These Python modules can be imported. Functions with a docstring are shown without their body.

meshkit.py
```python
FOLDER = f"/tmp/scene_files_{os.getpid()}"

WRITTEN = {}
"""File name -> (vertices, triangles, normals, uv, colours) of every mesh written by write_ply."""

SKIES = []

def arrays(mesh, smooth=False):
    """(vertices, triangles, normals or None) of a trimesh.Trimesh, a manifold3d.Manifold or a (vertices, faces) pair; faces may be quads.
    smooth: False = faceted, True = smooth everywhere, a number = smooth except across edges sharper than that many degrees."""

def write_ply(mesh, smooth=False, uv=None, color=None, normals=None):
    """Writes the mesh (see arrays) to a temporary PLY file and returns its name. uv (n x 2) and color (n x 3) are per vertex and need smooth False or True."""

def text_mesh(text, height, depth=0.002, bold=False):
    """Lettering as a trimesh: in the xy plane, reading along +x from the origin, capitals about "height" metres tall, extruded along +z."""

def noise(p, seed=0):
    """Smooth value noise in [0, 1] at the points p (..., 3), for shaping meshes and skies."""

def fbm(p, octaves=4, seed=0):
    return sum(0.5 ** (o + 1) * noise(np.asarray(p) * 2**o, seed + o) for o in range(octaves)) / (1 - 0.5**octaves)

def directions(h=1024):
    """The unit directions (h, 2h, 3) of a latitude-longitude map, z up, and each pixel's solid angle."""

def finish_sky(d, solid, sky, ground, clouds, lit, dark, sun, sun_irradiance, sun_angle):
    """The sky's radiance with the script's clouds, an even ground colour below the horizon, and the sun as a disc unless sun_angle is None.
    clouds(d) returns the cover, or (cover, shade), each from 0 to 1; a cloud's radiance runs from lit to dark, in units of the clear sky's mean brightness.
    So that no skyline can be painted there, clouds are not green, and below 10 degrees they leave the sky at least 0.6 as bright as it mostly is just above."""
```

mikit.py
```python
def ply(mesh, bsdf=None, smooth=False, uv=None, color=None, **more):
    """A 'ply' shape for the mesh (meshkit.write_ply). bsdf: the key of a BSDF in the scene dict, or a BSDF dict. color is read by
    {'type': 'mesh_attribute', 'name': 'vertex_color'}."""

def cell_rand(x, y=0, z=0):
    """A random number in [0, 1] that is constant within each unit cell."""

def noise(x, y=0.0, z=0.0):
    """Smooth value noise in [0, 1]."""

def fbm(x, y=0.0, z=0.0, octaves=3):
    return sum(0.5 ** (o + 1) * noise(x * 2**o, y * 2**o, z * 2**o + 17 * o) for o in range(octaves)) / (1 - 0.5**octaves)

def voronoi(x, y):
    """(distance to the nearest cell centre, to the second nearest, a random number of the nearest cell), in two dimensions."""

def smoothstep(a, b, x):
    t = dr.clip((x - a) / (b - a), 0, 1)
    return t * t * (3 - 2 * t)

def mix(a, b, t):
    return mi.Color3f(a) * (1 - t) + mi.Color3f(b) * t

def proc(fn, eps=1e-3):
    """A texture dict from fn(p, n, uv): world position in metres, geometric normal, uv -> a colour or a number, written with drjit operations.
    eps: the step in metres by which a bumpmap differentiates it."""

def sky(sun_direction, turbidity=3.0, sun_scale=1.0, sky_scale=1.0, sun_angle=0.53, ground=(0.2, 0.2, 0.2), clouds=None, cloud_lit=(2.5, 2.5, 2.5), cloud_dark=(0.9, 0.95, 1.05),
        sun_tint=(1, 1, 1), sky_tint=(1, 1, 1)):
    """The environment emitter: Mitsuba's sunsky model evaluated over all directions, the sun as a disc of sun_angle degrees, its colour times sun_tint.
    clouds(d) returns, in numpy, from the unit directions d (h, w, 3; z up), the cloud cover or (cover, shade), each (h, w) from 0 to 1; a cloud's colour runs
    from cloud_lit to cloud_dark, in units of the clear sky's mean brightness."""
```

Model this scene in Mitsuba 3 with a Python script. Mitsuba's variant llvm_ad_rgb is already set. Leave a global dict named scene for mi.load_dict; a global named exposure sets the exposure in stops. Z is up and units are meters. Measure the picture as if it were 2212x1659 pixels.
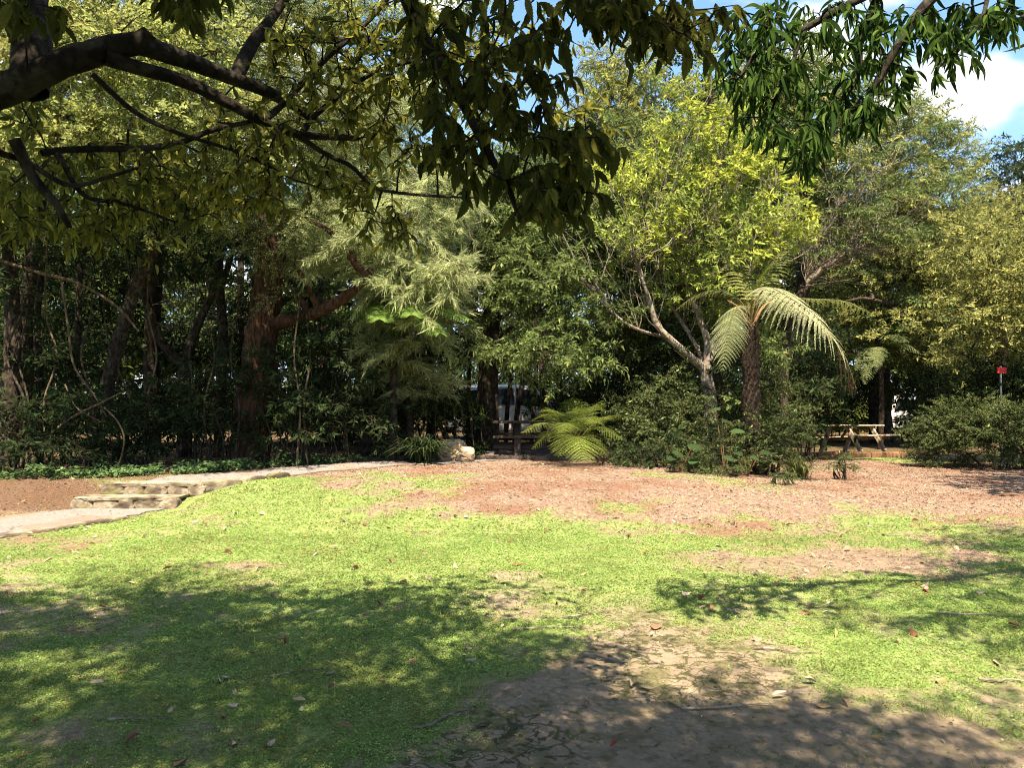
import math, numpy as np, trimesh, drjit as dr, mitsuba as mi, mikit, meshkit
from mikit import proc, fbm, noise, voronoi, smoothstep, mix

# ------------------------------------------------------------------ camera, sky, exposure
exposure = 3.6
W, H = 1024, 769
F = 1725.0                      # focal length in units of a 2212 pixel wide frame
EYE = np.array([0.0, 0.0, 1.65])
PITCH = math.radians(0.85)
FWD = np.array([0, math.cos(PITCH), math.sin(PITCH)])
UP = np.array([0, -math.sin(PITCH), math.cos(PITCH)])
SUN = np.array([0.0, -0.50, 0.866])
ST = mi.ScalarTransform4f
scene, labels = {}, {}
scene['camera'] = {'type': 'perspective', 'fov': math.degrees(2 * math.atan(1106 / F)), 'fov_axis': 'x', 'near_clip': 0.05, 'far_clip': 3000.0,
                   'to_world': ST().look_at(origin=EYE.tolist(), target=(EYE + FWD).tolist(), up=[0, 0, 1])}


def cloud_cover(d):
    z = np.maximum(d[..., 2], 0.03)
    p = np.stack([d[..., 0] / (z + 0.25), d[..., 1] / (z + 0.25), z * 0], -1)
    n = meshkit.fbm(p * 3.2 + [19.343, 27.285, 0.0], 6, seed=11)
    c = np.clip((n - 0.53) / 0.14, 0, 1)
    return c * c * (3 - 2 * c) * 0.95, np.clip(0.55 - c, 0, 1) * 0.4


scene['sky_light'] = mikit.sky(SUN.tolist(), turbidity=3.0, sky_scale=0.8, ground=(0.12, 0.13, 0.06), clouds=cloud_cover, cloud_lit=(2.0, 2.0, 2.0), cloud_dark=(1.3, 1.35, 1.45), sun_tint=(1.0, 0.97, 0.9))


# ------------------------------------------------------------------ helpers
def P(px, py, d):
    """The point of the world at depth y = d along the sight line measured in the photograph."""
    v = FWD + np.array([1, 0, 0]) * (px - 1106) / F + UP * (829.5 - py) / F
    return EYE + v * (d / v[1])


def nrm(v):
    v = np.asarray(v, float)
    return v / np.maximum(np.linalg.norm(v, axis=-1, keepdims=True), 1e-9)


def numbered(key):
    if key not in scene and key not in labels:
        return key
    k = 1
    while f'{key}_{k:03d}' in scene or f'{key}_{k:03d}' in labels:
        k += 1
    return f'{key}_{k:03d}'


def thing(name, label, category, group=None):
    key = numbered(name)
    labels[key] = {'label': label, 'category': category}
    if group:
        labels[key]['group'] = group
    return key


def part(parent, name, shape, label=None, kind=None):
    key = numbered(parent + '__' + name if parent else name)
    scene[key] = shape
    if label or kind:
        labels[key] = {**({'label': label} if label else {}), **({'kind': kind} if kind else {})}
    return key


class MB:
    """Collects vertices, triangles and vertex colours."""
    def __init__(self):
        self.v, self.f, self.c, self.n = [], [], [], 0

    def add(self, v, f, c=(0.5, 0.5, 0.5)):
        v = np.asarray(v, float)
        f = np.asarray(f, int)
        if f.shape[1] == 4:
            f = np.vstack([f[:, [0, 1, 2]], f[:, [0, 2, 3]]])
        self.v.append(v)
        self.f.append(f + self.n)
        self.c.append(np.broadcast_to(np.asarray(c, float), v.shape))
        self.n += len(v)
        return self

    def mesh(self):
        return np.vstack(self.v), np.vstack(self.f)

    def ply(self, bsdf, smooth=False, color=True):
        return mikit.ply(self.mesh(), bsdf, smooth, color=np.vstack(self.c) if color else None)


def spline(pts, n):
    """Catmull-Rom through the points (any number of columns), n samples."""
    p = np.asarray(pts, float)
    if len(p) == 2:
        return p[0] + (p[1] - p[0]) * np.linspace(0, 1, n)[:, None]
    q = np.vstack([2 * p[0] - p[1], p, 2 * p[-1] - p[-2]])
    u = np.linspace(0, len(p) - 1 - 1e-9, n)
    i = u.astype(int)
    t = (u - i)[:, None]
    a, b, c, d = q[i], q[i + 1], q[i + 2], q[i + 3]
    return 0.5 * (2 * b + (c - a) * t + (2 * a - 5 * b + 4 * c - d) * t * t + (3 * b - a - 3 * c + d) * t ** 3)


def tube(path, radii, sides=8, rough=0.0, seed=0, freq=9.0, cap=True):
    p = np.asarray(path, float)
    t = nrm(np.gradient(p, axis=0))
    ref = np.array([0.31, 0.23, 0.92]) if abs(nrm(p[-1] - p[0])[2]) < 0.8 else np.array([0.9, 0.3, 0.1])
    a = np.zeros_like(p)
    x = nrm(np.cross(t[0], ref))
    for k in range(len(p)):
        x = nrm(x - t[k] * (x @ t[k]))
        a[k] = x
    b = np.cross(t, a)
    ang = np.arange(sides) * 2 * np.pi / sides
    off = np.cos(ang)[None, :, None] * a[:, None] + np.sin(ang)[None, :, None] * b[:, None]
    r = np.broadcast_to(np.asarray(radii, float), (len(p),))[:, None, None] * np.ones((1, sides, 1))
    v = p[:, None] + r * off
    if rough:
        nz = meshkit.fbm(v * [freq, freq, freq * 0.35], 3, seed=seed) - 0.5
        v = p[:, None] + r * (1 + 2 * rough * nz[..., None]) * off
    i, j = np.meshgrid(np.arange(len(p) - 1), np.arange(sides), indexing='ij')
    q = np.stack([i * sides + j, i * sides + (j + 1) % sides, (i + 1) * sides + (j + 1) % sides, (i + 1) * sides + j], -1).reshape(-1, 4)
    f = np.vstack([q[:, [0, 1, 2]], q[:, [0, 2, 3]]])
    v = v.reshape(-1, 3)
    if cap:
        n = len(v)
        v = np.vstack([v, p[-1:]])
        base = (len(p) - 1) * sides
        f = np.vstack([f, np.stack([base + np.arange(sides), base + (np.arange(sides) + 1) % sides, np.full(sides, n)], 1)])
    return v, f


def limb(path, r0, r1, n=14, sides=8, rough=0.12, seed=0, power=0.8):
    s = spline(path, n)
    return tube(s, r1 + (r0 - r1) * (1 - np.linspace(0, 1, n)) ** power, sides, rough, seed)


def frames(d, n):
    """Rotation matrices with x along d and z near n."""
    x = nrm(d)
    y = nrm(np.cross(n, x))
    return np.stack([x, y, np.cross(x, y)], -1)


def scatter(tmpl, pos, R, scale, color):
    """Copies of a template (v, f): arrays of positions, rotations, scales (k,) or (k, 3), colours (k, 3)."""
    tv, tf = tmpl
    k = len(pos)
    s = np.asarray(scale, float)
    s = s[:, None, None] if s.ndim == 1 else s[:, None, :]
    v = np.einsum('kij,knj->kni', R, tv[None] * s) + np.asarray(pos)[:, None]
    f = (tf[None] + (np.arange(k) * len(tv))[:, None, None]).reshape(-1, 3)
    return v.reshape(-1, 3), f, np.repeat(np.asarray(color, float), len(tv), axis=0)


# leaf templates: unit length along x, width along y, upper face +z
LEAF2 = (np.array([[0, 0, 0], [0.45, 0.5, 0.1], [1, 0, -0.06], [0.45, -0.5, 0.1]]), np.array([[0, 2, 1], [0, 3, 2]]))
LEAF6 = (np.array([[0, 0, 0], [0.3, 0.46, 0.1], [0.68, 0.4, 0.04], [1, 0, -0.2], [0.68, -0.4, 0.04], [0.3, -0.46, 0.1], [0.3, 0, 0.02], [0.68, 0, -0.05]]),
         np.array([[0, 6, 1], [6, 7, 2], [6, 2, 1], [7, 3, 2], [0, 5, 6], [5, 4, 7], [5, 7, 6], [4, 3, 7]]))
NEEDLE = (np.array([[0, 0.5, 0], [0, -0.5, 0], [0.6, 0.0, -0.04], [1, 0, -0.22]]), np.array([[0, 1, 2], [1, 3, 2]]))
BLADE = (np.array([[0, .5, 0], [0, -.5, 0], [.5, .42, .0], [.5, -.42, 0.0], [1, 0, -.12]]), np.array([[0, 1, 3], [0, 3, 2], [2, 3, 4]]))


def toothed_leaf(seed, bend=0.3, teeth=11, fold=0.22, cut=0.24, shape=0.75):
    """Serrated leaf as two fans of quads along the midrib: every margin vertex has its own midrib vertex."""
    r = np.random.default_rng(seed)
    m = 2 * teeth + 1
    t = np.linspace(0, 1, m)
    w = 0.5 * np.sin(np.pi * np.clip(t, 0, 1) ** 0.9) ** shape
    saw = np.where(np.arange(m) % 2 == 1, 1.06, 1.06 - cut)
    z = -bend * t ** 2 + 0.02 * np.sin(9 * t + r.uniform(0, 6))
    y0 = r.uniform(-0.15, 0.15) * np.sin(np.pi * t)
    mid = np.stack([t, y0, z], 1)
    left = np.stack([t + 0.015 * (saw > 1), y0 + w * saw, z + fold * w + 0.02 * np.sin(5 * t + 1)], 1)
    right = np.stack([t + 0.015 * (saw > 1), y0 - w * saw, z + fold * w + 0.02 * np.sin(4 * t)], 1)
    v = np.vstack([mid, left, right])
    k = np.arange(m - 1)
    f = np.vstack([np.stack([k, k + 1, m + k + 1], 1), np.stack([k, m + k + 1, m + k], 1), np.stack([k, 2 * m + k + 1, k + 1], 1), np.stack([k, 2 * m + k, 2 * m + k + 1], 1)])
    return v, f


def pick(rng, cols, n, var=0.25):
    """n colours: blends between random neighbours of the list with a random brightness."""
    cols = np.asarray(cols, float)
    a, b, t = cols[rng.integers(len(cols), size=n)], cols[rng.integers(len(cols), size=n)], rng.random((n, 1))
    return np.clip((a * (1 - t) + b * t) * np.exp(rng.normal(0, var, (n, 1))), 0.004, 0.9)


# numpy twins of mikit's noise, so that the grass stands where the ground's material is green
def np_cell(x, y, z):
    with np.errstate(over='ignore'):
        x, y, z = ((np.floor(v).astype(np.int64) + 1000000).astype(np.uint32) for v in (x, y, z))
        h = x * np.uint32(374761393) + y * np.uint32(668265263) + z * np.uint32(2147483647)
        h = (h ^ (h >> np.uint32(13))) * np.uint32(1274126177)
        return ((h ^ (h >> np.uint32(16))) & np.uint32(0xFFFFFF)) / 16777215.0


def np_noise(x, y=0.0, z=0.0):
    p = np.broadcast_arrays(*(np.asarray(v, float) for v in (x, y, z)))
    i = [np.floor(v) for v in p]
    t = [(v - a) ** 2 * (3 - 2 * (v - a)) for v, a in zip(p, i)]
    lerp = lambda a, b, t: a + (b - a) * t
    edge = lambda b, c: lerp(np_cell(i[0], i[1] + b, i[2] + c), np_cell(i[0] + 1, i[1] + b, i[2] + c), t[0])
    return lerp(lerp(edge(0, 0), edge(1, 0), t[1]), lerp(edge(0, 1), edge(1, 1), t[1]), t[2])


def np_fbm(x, y=0.0, z=0.0, octaves=3):
    return sum(0.5 ** (o + 1) * np_noise(np.asarray(x) * 2 ** o, np.asarray(y) * 2 ** o, np.asarray(z) * 2 ** o + 17 * o) for o in range(octaves)) / (1 - 0.5 ** octaves)


def np_step(a, b, x):
    t = np.clip((np.asarray(x) - a) / (b - a), 0, 1)
    return t * t * (3 - 2 * t)


def box(sx, sy, sz, bevel=0.006):
    """A box with chamfered edges, centred."""
    import manifold3d as m3
    b = bevel
    pts = []
    for x in (-1, 1):
        for y in (-1, 1):
            for z in (-1, 1):
                c = np.array([x * sx / 2, y * sy / 2, z * sz / 2])
                for k in range(3):
                    o = np.array([x, y, z]) * b
                    o[k] = 0
                    pts.append(c - o)
    return trimesh.convex.convex_hull(np.array(pts))


def place(m, R=None, t=(0, 0, 0)):
    v = np.asarray(m.vertices)
    if R is not None:
        v = v @ np.asarray(R).T
    return v + np.asarray(t), np.asarray(m.faces)


def rz(a):
    c, s = math.cos(a), math.sin(a)
    return np.array([[c, -s, 0], [s, c, 0], [0, 0, 1.0]])


def ry(a):
    c, s = math.cos(a), math.sin(a)
    return np.array([[c, 0, s], [0, 1, 0], [-s, 0, c]])


def rx(a):
    c, s = math.cos(a), math.sin(a)
    return np.array([[1, 0, 0], [0, c, -s], [0, s, c]])


def mat4(R, t):
    m = np.eye(4)
    m[:3, :3] = R
    m[:3, 3] = t
    return ST(m)


# ------------------------------------------------------------------ materials
def bsdf(key, **d):
    scene[key] = d
    return key


def principled(key, fn, rough=0.8, spec=0.3, bump=None, bump_scale=0.02, **kw):
    base = {'type': 'principled', 'base_color': proc(fn) if callable(fn) else {'type': 'rgb', 'value': list(fn)}, 'roughness': rough, 'specular': spec, **kw}
    if bump:
        base = {'type': 'bumpmap', 'arbitrary': proc(bump, eps=4e-3), 'scale': bump_scale, 'bsdf': base}
    scene[key] = {'type': 'twosided', 'bsdf': base}
    return key


VC = {'type': 'mesh_attribute', 'name': 'vertex_color'}
bsdf('leaf_glossy', type='principledthin', base_color=VC, roughness=0.27, diff_trans=0.8, eta=1.6, spec_trans=0.0)
bsdf('leaf_soft', type='principledthin', base_color=VC, roughness=0.55, diff_trans=1.0, eta=1.4, spec_trans=0.0)
scene['vertex_matte'] = {'type': 'twosided', 'bsdf': {'type': 'principled', 'base_color': VC, 'roughness': 0.85, 'specular': 0.2}}


class NPX:
    minimum, maximum, abs, sqrt = np.minimum, np.maximum, np.abs, np.sqrt
    N, FB, S = staticmethod(np_noise), staticmethod(np_fbm), staticmethod(np_step)


class DRX:
    minimum, maximum, abs, sqrt = dr.minimum, dr.maximum, dr.abs, dr.sqrt
    N, FB, S = staticmethod(noise), staticmethod(fbm), staticmethod(smoothstep)


def grass_cover(x, y, M):
    """0 on bare soil, 1 in dense ground cover."""
    wob = (M.N(x * 0.8, y * 0.8, 3.0) - 0.5) * 1.5 + (M.N(x * 2.3, y * 2.3, 5.0) - 0.5) * 1.2 + (M.N(x * 7, y * 7, 9.0) - 0.5) * 0.6 + (M.N(x * 21, y * 21, 2.0) - 0.5) * 0.5
    xc, hw = 0.98 - (5.9 - y) * 0.14, 0.64 * (6.2 - y)
    g = (M.abs(x - xc) - hw) * 1.3
    g = M.minimum(g, (M.sqrt(((x + 2.1) / 1.0) * ((x + 2.1) / 1.0) + ((y - 3.6) / 0.75) * ((y - 3.6) / 0.75)) - 1) * 0.5 + 0.22)
    g = M.minimum(g, (M.sqrt(((x - 1.3) / 3.6) * ((x - 1.3) / 3.6) + ((y - 12.2) / 2.5) * ((y - 12.2) / 2.5)) - 1) * 1.15)
    g = M.minimum(g, (13.2 - y) * 0.55)
    g = M.minimum(g, (10.2 - y) * 0.5 + M.maximum(5.2 - x, 0.0) * 0.9)
    g = M.minimum(g, (M.sqrt(((x - 3.6) / 1.9) * ((x - 3.6) / 1.9) + ((y - 7.9) / 0.7) * ((y - 7.9) / 0.7)) - 1) * 0.9 + 0.1)
    g = M.maximum(g, (1 - M.abs(y - 20.3) / 0.9) * 0.5 - M.maximum(9.0 - x, 0.0) * 0.5)
    g = M.minimum(g, (M.abs(y - 12.0) + M.abs(x + 8.2) - 2.2))
    wob = wob + (M.N(x * 48, y * 48, 4.0) - 0.5) * 0.35
    return M.S(-0.40, 0.46, M.minimum(g, 0.42) + wob * 0.72)


def redness(x, y, M):
    return M.S(6.4, 9.0, y + (M.N(x * 0.7, y * 0.7, 1.0) - 0.5) * 2)


def ground_color(p, n, uv):
    x, y = p.x, p.y
    c = grass_cover(x, y, DRX)
    fine = fbm(x * 24, y * 24, 1.0, 3)
    mid = fbm(x * 3.1, y * 3.1, 4.0, 3)
    wx, wy = x + (noise(x * 5, y * 5, 1) - 0.5) * 0.16, y + (noise(x * 5, y * 5, 7) - 0.5) * 0.16
    wx, wy = wx + (noise(x * 17, y * 17, 3) - 0.5) * 0.09, wy + (noise(x * 17, y * 17, 4) - 0.5) * 0.09
    d1, d2, _ = voronoi(wx * 3.6, wy * 4.6)
    e1, e2, _ = voronoi(wx * 9.5 + 3, wy * 11 + 5)
    patchy = 0.25 + 0.75 * smoothstep(0.38, 0.6, noise(x * 1.3, y * 1.3, 12))
    crack = dr.maximum((1 - smoothstep(0.02, 0.13, d2 - d1)) * smoothstep(0.3, 0.5, noise(x * 4, y * 4, 15)), (1 - smoothstep(0.02, 0.15, e2 - e1)) * smoothstep(0.42, 0.58, noise(x * 3, y * 3, 19))) * patchy
    mud = mix((0.225, 0.185, 0.14), (0.14, 0.112, 0.083), fine * 0.6 + mid * 0.4)
    mud = mix(mud, (0.045, 0.048, 0.02), crack * 0.9)
    moss = smoothstep(0.48, 0.66, fbm(x * 7, y * 7, 21.0, 4)) * (0.35 + 0.65 * patchy)
    mud = mix(mud, (0.085, 0.085, 0.04), moss * 0.7)
    mud = mix(mud, (0.04, 0.042, 0.02), smoothstep(0.58, 0.7, fbm(x * 26, y * 26, 31.0, 3)) * (0.2 + 0.7 * patchy))
    red = mix((0.18, 0.135, 0.108), (0.105, 0.075, 0.06), fbm(x * 14, y * 14, 2.0, 4))
    red = mix(red, (0.29, 0.20, 0.135), smoothstep(0.6, 0.78, fine) * 0.7)
    red = mix(red, (0.11, 0.055, 0.035), smoothstep(0.45, 0.7, fbm(x * 1.3, y * 1.3, 8.0, 3)) * 0.6)
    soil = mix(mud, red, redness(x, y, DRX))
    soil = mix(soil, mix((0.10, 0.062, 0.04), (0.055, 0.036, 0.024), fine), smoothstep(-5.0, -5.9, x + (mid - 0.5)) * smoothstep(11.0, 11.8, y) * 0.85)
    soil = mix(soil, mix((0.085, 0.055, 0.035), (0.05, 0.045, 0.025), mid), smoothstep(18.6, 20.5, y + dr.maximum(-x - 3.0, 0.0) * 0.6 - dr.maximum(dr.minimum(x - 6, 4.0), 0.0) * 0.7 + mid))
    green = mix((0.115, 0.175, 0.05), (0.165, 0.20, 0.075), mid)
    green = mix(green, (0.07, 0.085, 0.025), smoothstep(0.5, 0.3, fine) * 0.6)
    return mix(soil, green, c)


def ground_bump(p, n, uv):
    x, y = p.x, p.y
    return fbm(x * 13, y * 13, 3.0, 4) + 0.35 * noise(x * 70, y * 70)


principled('ground_soil', ground_color, 0.92, 0.12, ground_bump, 0.03)


def asphalt_color(p, n, uv):
    f = fbm(p.x * 40, p.y * 40, 0.0, 3)
    g = fbm(p.x * 1.4, p.y * 1.4, 6.0, 3)
    c = mix((0.105, 0.10, 0.098), (0.165, 0.155, 0.15), f)
    c = mix(c, (0.14, 0.10, 0.075), smoothstep(0.45, 0.65, g) * 0.7)
    d1, d2, _ = voronoi(p.x * 0.9 + fbm(p.x * 2, p.y * 2, 5.0, 3) * 0.9, p.y * 0.9 + fbm(p.x * 2, p.y * 2, 9.0, 3) * 0.9)
    return mix(c, (0.04, 0.034, 0.028), (1 - smoothstep(0.0, 0.03, d2 - d1)) * 0.7)


principled('asphalt', asphalt_color, 0.9, 0.2, lambda p, n, uv: fbm(p.x * 60, p.y * 60, 0.0, 2), 0.004)


def stone_color(p, n, uv):
    f = fbm(p.x * 9, p.y * 9, p.z * 9, 4)
    g = fbm(p.x * 3 + 5, p.y * 3, p.z * 3, 3)
    c = mix((0.25, 0.215, 0.165), (0.12, 0.10, 0.075), smoothstep(0.35, 0.65, f))
    c = mix(c, (0.045, 0.036, 0.026), smoothstep(0.48, 0.62, g) * 0.85)
    return mix(c, (0.17, 0.16, 0.07), smoothstep(0.58, 0.72, fbm(p.x * 5, p.y * 5 + 9, p.z * 5, 3)) * 0.6)


principled('tan_stone', lambda p, n, uv: mix(mix((0.42, 0.35, 0.26), (0.19, 0.14, 0.10), smoothstep(0.35, 0.62, fbm(p.x * 8, p.y * 8, p.z * 14, 4))), (0.09, 0.095, 0.045), smoothstep(0.5, 0.62, fbm(p.x * 4 + 3, p.y * 4, p.z * 4, 3)) * 0.6), 0.9, 0.2, lambda p, n, uv: fbm(p.x * 18, p.y * 18, p.z * 30, 4), 0.03)
principled('weathered_stone', stone_color, 0.9, 0.2, lambda p, n, uv: fbm(p.x * 22, p.y * 22, p.z * 22, 4), 0.02)


def bark(key, a, b, lichen=None, stretch=0.12, amount=0.5, bump=0.03):
    def col(p, n, uv):
        f = fbm(p.x * 34, p.y * 34, p.z * 34 * stretch, 4)
        c = mix(a, b, smoothstep(0.3, 0.7, f))
        if lichen:
            c = mix(c, lichen, smoothstep(0.5, 0.62, fbm(p.x * 11, p.y * 11, p.z * 9, 3)) * amount)
        return c
    return principled(key, col, 0.9, 0.2, lambda p, n, uv: fbm(p.x * 34, p.y * 34, p.z * 34 * stretch, 4), bump)


bark('bark_red', (0.085, 0.045, 0.03), (0.024, 0.014, 0.01))
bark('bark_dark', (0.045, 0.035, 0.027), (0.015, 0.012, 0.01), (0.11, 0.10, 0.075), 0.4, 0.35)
bark('bark_mossy', (0.02, 0.017, 0.013), (0.008, 0.007, 0.005), (0.08, 0.075, 0.055), 0.5, 0.3)
bark('bark_pale', (0.22, 0.19, 0.155), (0.09, 0.072, 0.058), (0.30, 0.29, 0.25), 0.6, 0.6, 0.012)
bark('bark_tan', (0.15, 0.115, 0.075), (0.07, 0.05, 0.035), None)
bark('bark_fern', (0.045, 0.032, 0.024), (0.014, 0.010, 0.008), None, 0.6)


def wood(key, a, b, dirt):
    def col(p, n, uv):
        f = fbm(p.x * 11, p.y * 11, p.z * 60, 4)
        return mix(mix(a, b, f), dirt, smoothstep(0.52, 0.72, fbm(p.x * 3, p.y * 3, p.z * 5 + 3, 3)) * 0.6)
    return principled(key, col, 0.75, 0.25, lambda p, n, uv: fbm(p.x * 12, p.y * 12, p.z * 70, 3), 0.006)


wood('weathered_wood', (0.46, 0.39, 0.29), (0.30, 0.235, 0.165), (0.20, 0.16, 0.11))
wood('brown_wood', (0.27, 0.16, 0.085), (0.16, 0.09, 0.05), (0.10, 0.07, 0.045))
wood('dark_wood', (0.075, 0.058, 0.048), (0.04, 0.03, 0.026), (0.03, 0.028, 0.02))


# ------------------------------------------------------------------ terrain
def ground_z(x, y):
    x, y = np.asarray(x, float), np.asarray(y, float)
    left = np_step(-3.6, -5.2, x)
    y0 = 9.4 + 2.15 * left
    y1 = y0 + 3.4 - 1.9 * left
    z = 0.30 * np_step(0, 1, (y - y0) / (y1 - y0)) * (1 - np_step(2.0, 7.5, x))
    far = np_step(26, 60, np.hypot(x, y))
    b = (np_fbm(x * 0.5, y * 0.5, 2.0, 3) - 0.5) * 0.07
    flat = np_step(-4.7, -5.0, x) * np_step(8.5, 9.2, y) * (1 - np_step(11.9, 12.6, y))
    return z + b * (1 - 0.9 * flat) + far * 0.0


def axis(lo, hi, step, reach):
    out = [np.arange(lo, hi, step)]
    grow = step * 1.3 ** np.arange(1, 60)
    up = np.cumsum(grow)
    up = up[up < reach]
    return np.concatenate([(lo - up)[::-1], out[0], out[0][-1] + up])


gx, gy = axis(-8.0, 12.0, 0.07, 900), axis(2.0, 20.0, 0.07, 900)
X, Y = np.meshgrid(gx, gy, indexing='ij')
Z = ground_z(X, Y)
inner = ((X > -8) & (X < 12) & (Y > 2) & (Y < 20)).astype(float)
Z = Z + inner * ((np_fbm(X * 4, Y * 4, 1.0, 3) - 0.5) * 0.035)
i, j = np.meshgrid(np.arange(len(gx) - 1), np.arange(len(gy) - 1), indexing='ij')
q = np.stack([i * len(gy) + j, (i + 1) * len(gy) + j, (i + 1) * len(gy) + j + 1, i * len(gy) + j + 1], -1).reshape(-1, 4)
scene['ground'] = mikit.ply((np.stack([X, Y, Z], -1).reshape(-1, 3), q), 'ground_soil', smooth=True)
labels['ground'] = {'kind': 'structure', 'label': 'red and brown soil with patches of low green ground cover', 'category': 'ground'}
from scipy.interpolate import RegularGridInterpolator
_gi = RegularGridInterpolator((gx, gy), Z, bounds_error=False, fill_value=0.0)


def gz(x, y):
    x, y = np.broadcast_arrays(np.asarray(x, float), np.asarray(y, float))
    z = _gi(np.stack([x.ravel(), y.ravel()], -1))
    return float(z[0]) if x.ndim == 0 else z.reshape(x.shape)


def G(px, py):
    """The ground point seen at a place in the photograph."""
    v = FWD + np.array([1, 0, 0]) * (px - 1106) / F + UP * (829.5 - py) / F
    t = np.linspace(2, 60, 4000)
    q = EYE + v * t[:, None]
    k = int(np.argmax(q[:, 2] < gz(q[:, 0], q[:, 1])))
    return q[k]


# ------------------------------------------------------------------ paths and steps
def strip(name, left, right, zfun, label, mat='asphalt', skirt=0.12):
    n, m = 90, 12
    L, R = spline(left, n), spline(right, n)
    rr = np.random.default_rng(5)
    u = np.linspace(0, 1, m)
    edge = (meshkit.fbm(np.stack([np.linspace(0, 9, n), np.zeros(n), np.zeros(n)], 1) * 2.5, 3, seed=4) - 0.5) * 0.16
    L = L + nrm(L - R) * edge[:, None]
    R = R + nrm(R - L) * edge[::-1][:, None]
    v = L[:, None] * (1 - u)[None, :, None] + R[:, None] * u[None, :, None]
    xy = v[..., :2].reshape(-1, 2)
    z = zfun(xy[:, 0], xy[:, 1]) + (np_fbm(xy[:, 0] * 3, xy[:, 1] * 3) - .5) * 0.012
    v = np.column_stack([xy, z]).reshape(n, m, 3)
    lo = v[:, [0]] - [0, 0, skirt]
    hi = v[:, [-1]] - [0, 0, skirt]
    v = np.concatenate([lo, v, hi], 1)
    m += 2
    i, j = np.meshgrid(np.arange(n - 1), np.arange(m - 1), indexing='ij')
    q = np.stack([i * m + j, (i + 1) * m + j, (i + 1) * m + j + 1, i * m + j + 1], -1).reshape(-1, 4)
    scene[name] = mikit.ply((v.reshape(-1, 3), q), mat, smooth=40)
    labels[name] = {'kind': 'structure', 'label': label, 'category': 'path'}


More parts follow.
